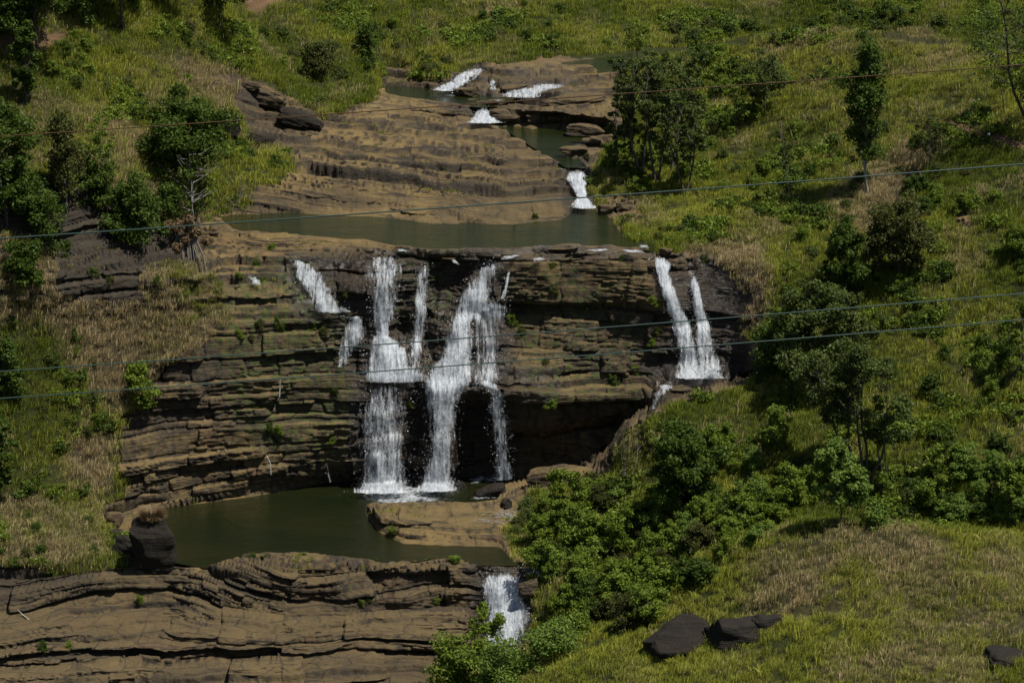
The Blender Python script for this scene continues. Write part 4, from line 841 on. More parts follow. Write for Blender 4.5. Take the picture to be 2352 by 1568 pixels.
plant('slender_tree', 'lone slender tree rising above the grove at the far river bend', 'tree', 1466, 128, 36, 62, 'umbrella', 'mid', 900, .42)
grove = [(1436, 330, 132, 74), (1470, 410, 128, 96), (1508, 420, 142, 90), (1544, 400, 110, 88), (1590, 345, 118, 96), (1494, 300, 98, 80), (1570, 440, 210, 84), (1420, 400, 218, 66)]
gl = ['slender blue green tree at the water side of the grove right of the upper channel', 'tall blue green tree second from the water in the grove', 'blue green tree with forked stems in the middle of the grove', 'tallest blue green tree in the grove, its crown level with the river bend',
      'rightmost blue green tree of the grove, on the grass slope', 'blue green tree at the back of the grove near the top river reach', 'low leafy tree in front of the grove on its right side', 'short tree leaning over the rocks below the grove']
for (x, b_, t_, w_), lb in zip(grove, gl):
    plant('slender_tree', lb, 'tree', x, b_, t_, w_, 'umbrella', 'blue', 2600, .42, B_DARK, stems=2, group='grove of slender trees beside the upper river')
plant('slender_tree', 'flat-topped blue green tree standing alone on the grass right of the grove', 'tree', 1755, 266, 138, 92, 'umbrella', 'blue', 2600, .42)
plant('slender_tree', 'small thin-stemmed tree between the grove and the flat-topped tree', 'tree', 1688, 312, 190, 62, 'umbrella', 'mid', 900, .4)
plant('slender_tree', 'very thin tall tree, nearly leafless, in the middle of the right slope', 'tree', 1806, 458, 262, 46, 'sparse', 'olive', 320, .35, B_MID, lean=(-.12, 0), bare=.4)
plant('poplar_tree', 'tall dark narrow tree with a bare pale stem on the right grass hill', 'tree', 1996, 446, 108, 84, 'column', 'dark', 6500, .5, B_PALE)
plant('slender_tree', 'small pale green tree on a bare thin stem right of the tall narrow tree', 'tree', 2136, 400, 280, 52, 'umbrella', 'olive', 500, .38, B_MID)
plant('slender_tree', 'young leaning tree below the right-hand limbs of the corner tree', 'tree', 2306, 262, 112, 84, 'sparse', 'mid', 700, .42, lean=(-.15, 0))
plant('spreading_tree', 'large open tree with dark crooked limbs in the top right corner', 'tree', 2372, 300, -70, 330, 'umbrella', 'dark', 3200, .5, B_DARK, lean=(-.12, 0), stems=2)
plant('broadleaf_tree', 'olive round tree high on the right slope behind the leafy hollow', 'tree', 2062, 648, 478, 150, 'round', 'olive', 6500, .5)
plant('broadleaf_tree', 'dark dense tree in the hollow left of the olive round tree', 'tree', 1940, 690, 535, 110, 'round', 'dark', 4200, .5)
plant('broadleaf_tree', 'broad dark green tree beside the right-hand cliff, behind the cables', 'tree', 1855, 900, 655, 190, 'round', 'blue', 9500, .5)
plant('broadleaf_tree', 'flat-crowned dark tree just right of the broad tree beside the cliff', 'tree', 1945, 880, 668, 120, 'umbrella', 'blue', 4200, .48)
plant('broadleaf_tree', 'low bright-tipped bush tree on the cliff edge right of the forked waterfall', 'tree', 1790, 852, 738, 110, 'shrub', 'dark', 4200, .48)
plant('slender_tree', 'tall leaning tree with a dark bare stem in the middle of the right slope', 'tree', 1936, 1068, 800, 100, 'umbrella', 'blue', 2200, .45, lean=(-.3, 0))
plant('slender_tree', 'multi-stemmed tall tree right of the leaning stem, above the bright green tree', 'tree', 1990, 1110, 780, 190, 'umbrella', 'blue', 7000, .46, stems=4)
plant('slender_tree', 'thin twin-stemmed tree at the right side of the tall stand', 'tree', 2034, 1096, 880, 70, 'sparse', 'mid', 700, .42, stems=2)
plant('slender_tree', 'airy tree with twiggy stems near the right edge at mid height', 'tree', 2322, 884, 686, 120, 'sparse', 'mid', 1500, .42, stems=3)
plant('broadleaf_tree', 'bright yellow green tree standing alone behind the nearest grassy knoll', 'tree', 1930, 1206, 1022, 112, 'round', 'light', 4200, .5)
plant('broadleaf_tree', 'dark dense tree on the spur above the shrub thicket', 'tree', 1560, 1200, 988, 160, 'round', 'dark', 8500, .5)
plant('bare_tree', 'grey twiggy half-bare tree at the edge of the spur left of the dark dense tree', 'tree', 1442, 1118, 985, 90, 'shrub', 'olive', 500, .35, B_PALE, bare=.5, stems=3)
plant('broadleaf_tree', 'dark green tree on the dry grass slope left of the stepped cliff', 'tree', 322, 960, 835, 82, 'round', 'mid', 2600, .42)
plant('broadleaf_tree', 'dark tree half out of frame at the left edge below the dry slope', 'tree', -5, 1150, 900, 100, 'round', 'dark', 5200, .5)
plant('broadleaf_tree', 'small dark tree at the left edge beside the pale dry grass', 'tree', 5, 910, 770, 64, 'shrub', 'dark', 2200, .48)
plant('shrub', 'glossy dark-leaved bush at the bottom edge in front of the foaming cascade', 'shrub', 1058, 1590, 1448, 140, 'shrub', 'mid', 4200, .5, seed=5)
plant('shrub', 'leggy bush with open twigs crossing in front of the foaming cascade', 'shrub', 1120, 1500, 1385, 120, 'sparse', 'mid', 1100, .45, stems=3)
plant('shrub', 'yellow green spreading bush right of the foot of the foaming cascade', 'shrub', 1262, 1512, 1432, 130, 'shrub', 'light', 3600, .4)
plant('shrub', 'yellow green bush at the bottom edge between the glossy bush and the spreading bush', 'shrub', 1160, 1560, 1490, 120, 'shrub', 'light', 3000, .4)
plant('shrub', 'bright bush right of the lone yellow green tree', 'shrub', 2010, 1212, 1148, 62, 'shrub', 'light', 1600, .42)

# --- shrubs that only their place tells apart: six shapes, copied
def shrub_proto(H, W, prof, mat, nleaf, ls, seed, stems=1):
    rg = np.random.default_rng(seed); (tv, tf), lv = tree_parts(H, W, prof, rg, int(nleaf * 3.0), ls * .68, stems=stems)
    return mesh_np('stems', tv, tf, B_MID, smooth=True), mesh_np('foliage', lv[0], lv[1], LM[mat])
PROTO = {'mix': [shrub_proto(5.2, 6.5, 'shrub', 'olive', 2300, .38, 105, 2), shrub_proto(4.8, 6.0, 'shrub', 'light', 2000, .34, 106, 3), shrub_proto(6.2, 5.2, 'shrub', 'mid', 1500, .36, 107, 4)], 'thick': [shrub_proto(5.5, 7, 'shrub', 'mid', 2600, .42, 101, 3), shrub_proto(6.5, 6.5, 'shrub', 'mid', 2400, .42, 102, 2), shrub_proto(4.6, 7, 'shrub', 'dark', 2400, .42, 103, 2), shrub_proto(5.5, 6, 'shrub', 'light', 2000, .36, 104, 2)],
         'low': [shrub_proto(2.4, 4.2, 'shrub', 'mid', 1100, .34, 111), shrub_proto(3.0, 3.6, 'shrub', 'dark', 1100, .34, 112), shrub_proto(2.0, 3.6, 'shrub', 'olive', 900, .32, 113), shrub_proto(2.6, 4.0, 'shrub', 'blue', 1000, .34, 114)]}
def shrub_at(px, py, proto, sc, label, group, cat='shrub', dz=0, name='shrub'):
    g_ = ground(px, py); root = empty(name, (g_[0], g_[1], g_[2] + dz), random.uniform(0, 6.28), label, cat, group)
    root.scale = (sc * random.uniform(.85, 1.15), sc * random.uniform(.85, 1.15), sc * random.uniform(.8, 1.15))
    st, fo = proto; link('stems', st, root); link('foliage', fo, root)
    MADE.setdefault(group, []).append((px, py, root, label, {L_DARK: 'dark green', L_MID: 'mid green', L_LIGHT: 'bright green', L_OLIVE: 'olive green', L_BLUE: 'bluish green'}.get(fo.materials[0], 'green'))); return root
MADE = {}
ORD = ['first', 'second', 'third', 'fourth', 'fifth', 'sixth', 'seventh', 'eighth', 'ninth', 'tenth', 'eleventh', 'twelfth']
def name_rows():
    for gname, it in MADE.items():
        n = len(it); per = max(3, min(9, int(math.ceil(math.sqrt(n * 1.6))))); it = sorted(it, key=lambda q: -q[1])
        rows = [it[i:i + per] for i in range(0, n, per)]
        for ri, rw in enumerate(rows):
            for ci_, q in enumerate(sorted(rw, key=lambda q: q[0])):
                noun = 'plant' if 'plants' in gname else 'bush'
                place = ('front row' if ri == 0 else ORD[ri] + ' row') if len(rows) > 1 else 'row'
                q[2]['label'] = f'{q[4]} {noun}, {ORD[ci_]} from left in the {place} of {gname}'
random.seed(11)
def fill(poly, n, protos, smin, smax, label, group, mind=22):
    done = []; tries = 0; xs = [p[0] for p in poly]; ys = [p[1] for p in poly]
    pm = poly_mask(poly)
    while len(done) < n and tries < n * 60:
        tries += 1; x = random.uniform(min(xs), max(xs)); y = random.uniform(min(ys), max(ys)); j, i = gidx(x, y)
        if not pm[j, i] or any(abs(x - a) < mind and abs(y - b) < mind * .6 for a, b in done): continue
        done.append((x, y)); shrub_at(x, y, random.choice(protos), random.uniform(smin, smax), label, group)
T, Lw = PROTO['thick'], PROTO['low']
fill([(1250, 1180), (1380, 1150), (1480, 1170), (1640, 1130), (1790, 1150), (1800, 1230), (1700, 1300), (1620, 1330), (1500, 1400), (1450, 1440), (1330, 1470), (1240, 1440), (1230, 1340), (1290, 1290), (1200, 1250)], 62, T[:3] + T[:1] + PROTO['mix'], .65, 1.1, 'leafy green shrub in the thicket between the foaming cascade and the nearest knoll', 'the cascade thicket', 30)
fill([(1600, 1040), (1830, 1010), (1880, 1100), (1860, 1190), (1760, 1140), (1600, 1130)], 12, T + Lw, .6, 1.0, 'shrub on the shaded slope left of the bright yellow green tree', 'shrubs left of bright tree', 30)
fill([(2050, 1080), (2200, 1060), (2400, 1080), (2400, 1232), (2230, 1205), (2080, 1192)], 28, T + Lw, .6, 1.0, 'shrub in the green tangle behind the nearest grassy knoll', 'shrubs behind nearest knoll', 34)
fill([(1820, 470), (2400, 420), (2400, 620), (2180, 640), (2150, 560), (1980, 640), (1900, 640), (1820, 560)], 24, T[:3] + Lw, .5, .9, 'dark shrub among the dry patches high on the right slope', 'shrubs high on right slope', 34)
fill([(1390, 340), (1600, 330), (1600, 430), (1480, 440), (1400, 400)], 12, T[:3], .45, .75, 'dark shrub at the foot of the grove by the upper channel', 'shrubs under the grove', 26)
fill([(1600, 250), (2060, 300), (2240, 330), (2200, 470), (1900, 440), (1600, 440)], 22, Lw + T[:1], .55, 1.0, 'low shrub in the grass of the upper right slope', 'upper right slope shrubs', 34)
fill([(1900, 880), (2400, 700), (2400, 1050), (2060, 1060), (2040, 960)], 12, Lw, .6, 1.0, 'small shrub in the open grass of the right slope', 'right open grass shrubs', 50)
fill([(1410, 490), (1560, 520), (1600, 570), (1500, 560), (1440, 540)], 8, Lw, .4, .7, 'bright low bush on the bank right of the middle pool', 'middle pool bank bushes', 18)
fill([(590, 60), (760, 120), (880, 150), (870, 205), (760, 200), (640, 150)], 14, Lw, .6, 1.1, 'low green bush in the gully left of the upper rapids', 'upper left gully bushes', 20)
fill([(960, 140), (1040, 145), (1030, 170), (965, 178)], 6, Lw, .6, .9, 'green bush overhanging the far bank above the slanting cascade', 'slanting cascade bushes', 16)
fill([(1500, 60), (1900, 40), (2350, 30), (2350, 90), (1900, 68), (1560, 100)], 20, Lw, .7, 1.2, 'dark low bush on the far slope above the river bend', 'far river bend bushes', 34)
fill([(700, 20), (1400, 20), (1400, 110), (900, 120), (760, 90)], 14, Lw, .5, .9, 'small bush in the tall grass of the far slope', 'far slope bushes', 50)
fill([(100, 90), (280, 120), (300, 220), (200, 240), (90, 180)], 8, Lw + T[:1], .5, .9, 'dark bush in tree shade on the upper left slope', 'upper left slope bushes', 34)
fill([(380, 80), (460, 60), (470, 130), (400, 150)], 4, Lw, .6, .9, 'dark bush on the bright ridge near the top edge', 'bright ridge bushes', 24)
fill([(30, 700), (330, 820), (290, 1000), (80, 1000), (30, 850)], 9, Lw, .5, .8, 'green bush in the dry grass slope left of the cliff', 'dry grass slope bushes', 44)
fill([(0, 1150), (260, 1200), (270, 1290), (60, 1290)], 7, Lw, .35, .6, 'small bush in the dry grass beside the dark boulder', 'dark boulder bushes', 34)
fill([(100, 560), (330, 590), (440, 640), (420, 700), (200, 640)], 8, Lw, .35, .6, 'bush clinging to the shaded left cliff', 'shaded left cliff bushes', 34)
fill([(160, 400), (460, 400), (440, 470), (360, 500), (280, 440)], 8, Lw + T[:2], .5, .8, 'dark bush at the top of the shaded left cliff', 'left cliff top bushes', 30)
fill([(1190, 1180), (1400, 1100), (1420, 1160), (1260, 1230), (1170, 1270)], 12, Lw, .5, .9, 'bright leafy bush on the right bank beside the rock peninsula', 'plunge pool bank bushes', 24)
# --- tufts of green on the rock ledges
tufts = [(624, 566, .4), (588, 600, .45), (600, 632, .3), (548, 632, .35), (795, 668, .4), (720, 760, .45), (600, 745, .5), (640, 752, .5), (550, 765, .4), (740, 768, .45), (575, 775, .35), (768, 905, .35), (585, 935, .3), (618, 985, .4), (640, 990, .35), (765, 1012, .35), (1270, 665, .5), (1272, 700, .45), (1340, 706, .4),
 (1175, 740, .6), (1200, 765, .5), (1255, 830, .4), (1410, 880, .55), (1460, 860, .5), (1270, 920, .5), (1230, 930, .35), (1500, 690, .45), (1510, 760, .4), (1500, 790, .35), (900, 1222, .4), (985, 1285, .3), (1040, 1285, .4), (320, 1385, .4), (100, 1490, .4), (160, 1485, .35), (830, 1380, .3), (1000, 1385, .4), (850, 1372, .3), (1230, 500, .3), (1180, 512, .25), (1345, 358, .35), (865, 1278, .25), (1000, 640, .35), (1120, 705, .3), (1620, 590, .4), (1610, 1000, .3), (480, 470, .5), (470, 505, .5), (1430, 595, .3), (1270, 610, .25), (855, 222, .3), (1310, 272, .3), (1225, 245, .25), (940, 930, .3), (700, 1270, .25), (580, 1272, .3)]
for (x, y, sc) in tufts: shrub_at(x, y, random.choice(Lw[:3]), sc, 'small green plant clinging to a rock ledge', 'rock ledge plants', 'plant', name='ledge_plant', dz=-.1)

# ------------------------------------------------------------------ grass
def grass_material(name, green1, green2, straw):
    m, t = new_mat(name); N = NT(t)
    geo = N.n('ShaderNodeNewGeometry'); rnd = geo.outputs['Random Per Island']
    dr = N.attr('dry', 'INSTANCER').outputs['Fac']; tn = N.attr('tone', 'INSTANCER').outputs['Fac']
    c = N.mix(N.math('ADD', N.math('MULTIPLY', rnd, .45), N.math('MULTIPLY', tn, .6), clamp=True), green1, green2)
    f = N.math('ADD', dr, N.math('MULTIPLY', N.math('SUBTRACT', rnd, .5), .55)); c = N.mix(N.ramp(f, [(.25, 0.), (.75, 1.)]), c, N.mix(rnd, straw, tuple(v * 1.5 for v in straw)))
    p = N.n('ShaderNodeBsdfDiffuse'); N.l(c, p.inputs[0]); tr = N.n('ShaderNodeBsdfTranslucent'); N.l(c, tr.inputs[0])
    mx = N.n('ShaderNodeMixShader'); mx.inputs[0].default_value = .3; N.l(p.outputs[0], mx.inputs[1]); N.l(tr.outputs[0], mx.inputs[2])
    o = N.n('ShaderNodeOutputMaterial'); N.l(mx.outputs[0], o.inputs[0]); return m
M_GRASS = grass_material('tall_grass', (.064, .100, .012), (.290, .300, .046), (.27, .215, .115))
def tuft_mesh(n, h, spread, lean, wid, seed):
    rg = np.random.default_rng(seed); V = []; F = []
    for i in range(n):
        b = np.array([*rg.normal(0, spread, 2), -.15]); hh = h * rg.uniform(.55, 1.15); an = rg.uniform(0, 6.28)
        d = np.array([math.cos(an), math.sin(an), 0]) * rg.uniform(.15, .75) * hh + np.array([lean, -lean * .6, 0]) * hh
        s_ = np.array([-math.sin(an + rg.normal(0, .6)), math.cos(an), 0]) * wid * rg.uniform(.6, 1.3)
        m_ = b + d * .35 + np.array([0, 0, hh * .62]); e = b + d + np.array([0, 0, hh * rg.uniform(.7, 1)])
        k_ = len(V); V += [b - s_ * .6, b + s_ * .6, m_ + s_ * .5, m_ - s_ * .5, e, e + s_ * .05]; F += [(k_, k_ + 1, k_ + 2, k_ + 3), (k_ + 3, k_ + 2, k_ + 5, k_ + 4)]
    return np.array(V), np.array(F)
def proto_collection(name, meshes):
    c = bpy.data.collections.new(name)
    for i, (V, F) in enumerate(meshes):
        o = bpy.data.objects.new(name + '_tuft', mesh_np(name + '_tuft', V, F, M_GRASS)); c.objects.link(o)
    return c
C_TALL = proto_collection('grass_tuft', [tuft_mesh(34, 1.3, .42, .25, .058, 200 + i) for i in range(6)])
C_LOW = proto_collection('low_grass_tuft', [tuft_mesh(26, .8, .4, .1, .06, 220 + i) for i in range(4)])
def scatter(name, label, mask, density, coll, smin, smax, seed):
    rg = np.random.default_rng(seed)
    P00, P10, P01 = GP[:-1, :-1], GP[1:, :-1], GP[:-1, 1:]
    ar = np.linalg.norm(np.cross(P10 - P00, P01 - P00), axis=-1); jump = np.abs(P10[..., 1] - P00[..., 1]) > 3.2
    wgt = np.where(mask[:-1, :-1] & ~jump, ar, 0); tot = wgt.sum(); n = int(tot * density)
    cdf = np.cumsum(wgt.ravel()); q = np.searchsorted(cdf, rg.uniform(0, tot, n)); j, i = np.unravel_index(np.clip(q, 0, wgt.size - 1), wgt.shape)
    a, b = rg.uniform(0, 1, (2, n, 1)); P_ = P00[j, i] + (P10[j, i] - P00[j, i]) * a + (P01[j, i] - P00[j, i]) * b
    dr = dry[j, i]; tone = .5 + tonem[j, i] + 1.2 * fbm(P_[:, 0] / 11, P_[:, 1] / 11, P_[:, 2] / 11, 3, 401); dr = np.clip(.85 * dr + rg.normal(0, .16, n) + .75 * np.clip(fbm(P_[:, 0] / 9, P_[:, 1] / 9, P_[:, 2] / 9, 3, 403) + .02, -.3, 1) + .06, 0, 1)
    clump = fbm(P_[:, 0] / 2.6, P_[:, 1] / 2.6, P_[:, 2] / 2.6, 2, 405); sc = rg.uniform(smin, smax, n) * (1 + .55 * clump)
    keep = (path[j, i] < .35) & (clump > -.62); P_, dr, tone, sc = P_[keep], dr[keep], tone[keep], sc[keep]; n = len(P_)
    me = bpy.data.meshes.new(name); me.vertices.add(n); me.vertices.foreach_set('co', P_.astype(np.float32).ravel())
    for an, av in (('dry', dr), ('tone', np.clip(tone, 0, 1)), ('sc', sc), ('rz', rg.normal(.2, .9, n))):
        A_ = me.attributes.new(an, 'FLOAT', 'POINT'); A_.data.foreach_set('value', av.astype(np.float32))
    o = link(name, me, kind='stuff', label=label)
    ng = bpy.data.node_groups.new(name, 'GeometryNodeTree'); ng.interface.new_socket('Geometry', in_out='INPUT', socket_type='NodeSocketGeometry'); ng.interface.new_socket('Geometry', in_out='OUTPUT', socket_type='NodeSocketGeometry')
    N_ = ng.nodes; gi = N_.new('NodeGroupInput'); go = N_.new('NodeGroupOutput'); ip = N_.new('GeometryNodeInstanceOnPoints'); ci = N_.new('GeometryNodeCollectionInfo')
    ci.inputs['Collection'].default_value = coll; ci.inputs['Separate Children'].default_value = True; ci.inputs['Reset Children'].default_value = True; ip.inputs['Pick Instance'].default_value = True
    na = N_.new('GeometryNodeInputNamedAttribute'); na.data_type = 'FLOAT'; na.inputs[0].default_value = 'sc'
    nr = N_.new('GeometryNodeInputNamedAttribute'); nr.data_type = 'FLOAT'; nr.inputs[0].default_value = 'rz'; cx_ = N_.new('ShaderNodeCombineXYZ')
    L_ = ng.links.new; L_(gi.outputs[0], ip.inputs['Points']); L_(ci.outputs[0], ip.inputs['Instance']); L_(nr.outputs[0], cx_.inputs[2]); L_(cx_.outputs[0], ip.inputs['Rotation']); L_(na.outputs[0], ip.inputs['Scale'])
    L_(ip.outputs[0], go.inputs[0]); md = o.modifiers.new('tufts', 'NODES'); md.node_group = ng
    print(name, n); return o
open_ = (pk < .3) & (rock == False)
inpic = (PX > -235) & (PX < 2595) & (PY > -180) & (PY < 1735)
scatter('tall_grass', 'yellow green and straw tall grass on the right slope and knolls', open_ & inpic & ((reg == 2) | (reg == 3)), 1.6, C_TALL, .55, 1.15, 1)
scatter('tall_grass', 'green tall grass on the far slope behind the upper river', open_ & inpic & (reg == 1), .8, C_TALL, .75, 1.4, 2)
scatter('tall_grass', 'green and dry straw grass on the left slope', open_ & inpic & (reg == 0), 1.6, C_TALL, .6, 1.2, 3)
rockgrass = rock & (flat > .6) & (blur((fbm(PX / 40, PY / 22, 0 * PX, 3, 55) > .32).astype(float), 1, 1) > .5) & (pk < .05) & (wet < .3)
scatter('ledge_grass', 'short dry grass in the cracks and on the treads of the rock ledges', rockgrass & inpic, .45, C_LOW, .4, .9, 4)
hang = rock & (soft([(330, 620), (470, 600), (540, 740), (430, 800), (330, 780)], 6, 20) + soft([(1640, 580), (1750, 600), (1760, 800), (1700, 780), (1730, 680), (1650, 610)], 6, 14) + soft([(0, 540), (140, 570), (120, 720), (0, 700)], 6, 20) + soft([(60, 680), (420, 720), (430, 760), (60, 760)], 6, 20) > .4)
scatter('hanging_grass', 'straw coloured grass hanging over the cliff edges', hang & inpic, 1.4, C_TALL, .6, 1.1, 5)
name_rows()

# ------------------------------------------------------------------ boulders
M_BOULD = rock_material('boulder_rock', dark=1.0, lich=.5); M_BLACK = rock_material('black_rock', dark=1.0, lich=.7, mul=.27)
def boulder(name, label, px, py, wpx, hpx, depth=.8, seed=0, mat=None, p=4.0, stain_=.2, wet_=0.0, tan_=.7, dz=-.3, tilt=(0, 0, 0), taper=0.0, cuts=5, group=None, cat='boulder', Yoff=0.0, rough=.2):
    g_ = ground(px, py); mpp = g_[1] / FPX / math.cos(PITCH); a, c = wpx * mpp / 2, hpx * mpp / 2; b = a * depth; rg = np.random.default_rng(seed + 900)
    n = 26; t_ = np.linspace(-1, 1, n); A_, B_ = np.meshgrid(t_, t_); o = np.ones_like(A_); fs = []
    for q in ((A_, B_, o), (A_, -B_, -o), (o, A_, B_), (-o, A_, -B_), (A_, o, -B_), (A_, -o, B_)): fs.append(np.stack(q, -1).reshape(-1, 3))
    P_ = np.concatenate(fs); P_ = P_ / (np.abs(P_) ** p).sum(1, keepdims=True) ** (1 / p)
    gi_ = np.arange(n * n).reshape(n, n); Q = np.stack([gi_[:-1, :-1], gi_[:-1, 1:], gi_[1:, 1:], gi_[1:, :-1]], -1).reshape(-1, 4); F = np.concatenate([Q + i * n * n for i in range(6)])
    for _ in range(cuts):
        nn = rg.normal(0, 1, 3); nn /= np.linalg.norm(nn); d = rg.uniform(.62, .9); ex = P_ @ nn - d; P_ = P_ - np.where(ex > 0, ex, 0)[:, None] * nn
    P_[:, :2] *= (1 + taper * (P_[:, 2:3] * .5))
    P_ = P_ * np.array([a, b, c]); W = P_ + np.array([px, py, 0])
    dsp = rough * c * fbm(W[:, 0] / (a * .7), W[:, 1] / (b * .7), W[:, 2] / (c * .4), 4, seed); lay = .05 * c * (hsh(np.floor(W[:, 2] / (c * .35) + .3 * W[:, 0] / a), np.full(len(W), seed)) - .5)
    P_ = P_ * (1 + (dsp + lay)[:, None] / min(a, b, c))
    Rm = np.array(Matrix.Rotation(R_(tilt[0]), 3, 'X') @ Matrix.Rotation(R_(tilt[1]), 3, 'Y') @ Matrix.Rotation(R_(tilt[2]), 3, 'Z')); P_ = P_ @ Rm.T; P_[:, 2] += c
    key = np.round(P_, 3); _, ix, inv = np.unique(key, axis=0, return_index=True, return_inverse=True); inv = inv.ravel(); P_ = P_[ix]; F = inv[F]
    F = F[[len(set(f)) == 4 for f in F.tolist()]]
    m_ = len(P_); at_ = {'strata': P_[:, 2] + seed, 'wet': np.full(m_, wet_), 'moss': np.zeros(m_), 'stain': np.full(m_, stain_), 'tan': np.full(m_, tan_), 'layer': np.full(m_, .5), 'block': np.full(m_, .5)}
    o = link(name, mesh_np(name, P_, F, mat or M_BOULD, at_), None, None, label, cat, group); o.location = (g_[0], g_[1] + Yoff, g_[2] + dz); return o
def grass_cap(o, label, px, py, n, spread, h=.8, mat=None):
    return None
boulder('boulder', 'huge dark undercut boulder topped with dry grass, left end of the plunge pool', 352, 1308, 106, 142, .7, 1, M_BLACK, 5, .8, 0, .5, -1.3, (0, 0, 0), .28, rough=.07)
boulder('boulder', 'tilted dark slab leaning against the left side of the huge boulder', 292, 1268, 66, 52, .6, 2, M_BLACK, 3.5, .8, 0, .3, -.3, (0, 24, 0), 0)
boulder('boulder', 'flat lichen-spotted slab resting above the tilted slab', 268, 1222, 74, 38, .8, 3, M_BLACK, 3.5, .6, 0, .4, -.3, (0, 20, 10), 0)
boulder('boulder', 'square grey boulder in the dry grass above the flat slab', 262, 1190, 46, 36, .8, 4, None, 4, .5, 0, .4, -.3, (0, 4, 10), 0)
boulder('boulder', 'flat broken rocks at the waterline right of the huge boulder', 432, 1300, 62, 14, .8, 5, None, 3, .1, 0, .9, -.3, (0, -5, 0), 0)
boulder('boulder', 'long sandstone boulder in front of the black cave', 1300, 1102, 196, 66, .5, 6, None, 4, .1, 0, .8, -.8, (0, -8, 0), -.1, 6)
boulder('boulder', 'tilted dark boulder with a brown face below the curved waterfall', 1128, 1128, 72, 38, .7, 7, M_BLACK, 3.5, .5, .4, .3, -.3, (0, -22, 0), 0)
boulder('boulder', 'wet black boulder at the foot of the central waterfall', 1056, 1112, 38, 34, .8, 8, M_BLACK, 3, .7, .9, .0, -.3)
boulder('boulder', 'dark wet boulder between the two main waterfalls at the pool', 952, 1106, 58, 52, .6, 9, M_BLACK, 4, .7, .9, .0, -.3, Yoff=.5)
boulder('boulder', 'small flat dark rock just above the water right of the central waterfall', 1062, 1134, 56, 13, .6, 10, M_BLACK, 3, .4, .5, .2, -.2)
boulder('boulder', 'dark triangular rock at the left end of the rock shelf below the cave', 1162, 1146, 26, 30, .8, 11, M_BLACK, 3, .6, .3, .2, -.2)
boulder('boulder', 'small brown rock poking out in the middle of the plunge pool', 758, 1164, 50, 11, .6, 12, None, 3, .2, .3, .3, -.5)
boulder('boulder', 'rounded brown rock splitting the top of the foaming cascade', 1212, 1352, 46, 46, .7, 13, None, 4, .3, .3, .2, -.4)
boulder('boulder', 'large black faceted rock set in the grass of the nearest hillside', 1548, 1470, 184, 128, .8, 14, M_BLACK, 4, .9, 0, .1, -4.4, (0, -12, 0), 0, 7)
boulder('boulder', 'lower black rock overgrown with creepers, right of the large black rock', 1690, 1452, 168, 110, .8, 15, M_BLACK, 4, .9, 0, .1, -4.0, (0, 4, 0), 0, 6)
boulder('boulder', 'small black rock at the right end of the overgrown black rocks', 1766, 1442, 80, 66, .8, 16, M_BLACK, 4, .9, 0, .1, -2.6, (0, 6, 0), 0, 6)
boulder('boulder', 'dark flat rock in the grass at the right edge near the bottom corner', 2330, 1504, 140, 66, .8, 17, M_BLACK, 4, .9, 0, .1, -2.8, (0, 6, 0), 0)
boulder('boulder', 'small brown rock on the bottom edge in the grass', 1338, 1572, 40, 18, .8, 18, None, 3, .4, 0, .4, -.3)
boulder('boulder', 'cracked grey boulder highest on the slope left of the rock shelf', 578, 208, 46, 24, .7, 19, None, 4, .6, 0, .3, -.3, (0, 6, 0), 0)
boulder('boulder', 'long cracked grey boulder just below the highest one left of the shelf', 612, 240, 86, 34, .6, 20, None, 4, .6, 0, .3, -.4, (0, 14, 0), 0)
boulder('boulder', 'smooth dark sloping boulder between the cracked boulders and the rock shelf', 690, 282, 104, 42, .6, 21, M_BLACK, 3.5, .7, 0, .3, -.5, (0, 20, 0), 0)
boulder('boulder', 'dark ledge block under the dry grass left of the rock shelf', 600, 330, 70, 30, .6, 22, M_BLACK, 4, .7, 0, .3, -.4, (0, 8, 0), 0)
boulder('boulder', 'grey overhanging rock with dark hollow on the left slope', 520, 308, 60, 46, .6, 23, M_BLACK, 4, .8, 0, .2, -.4)
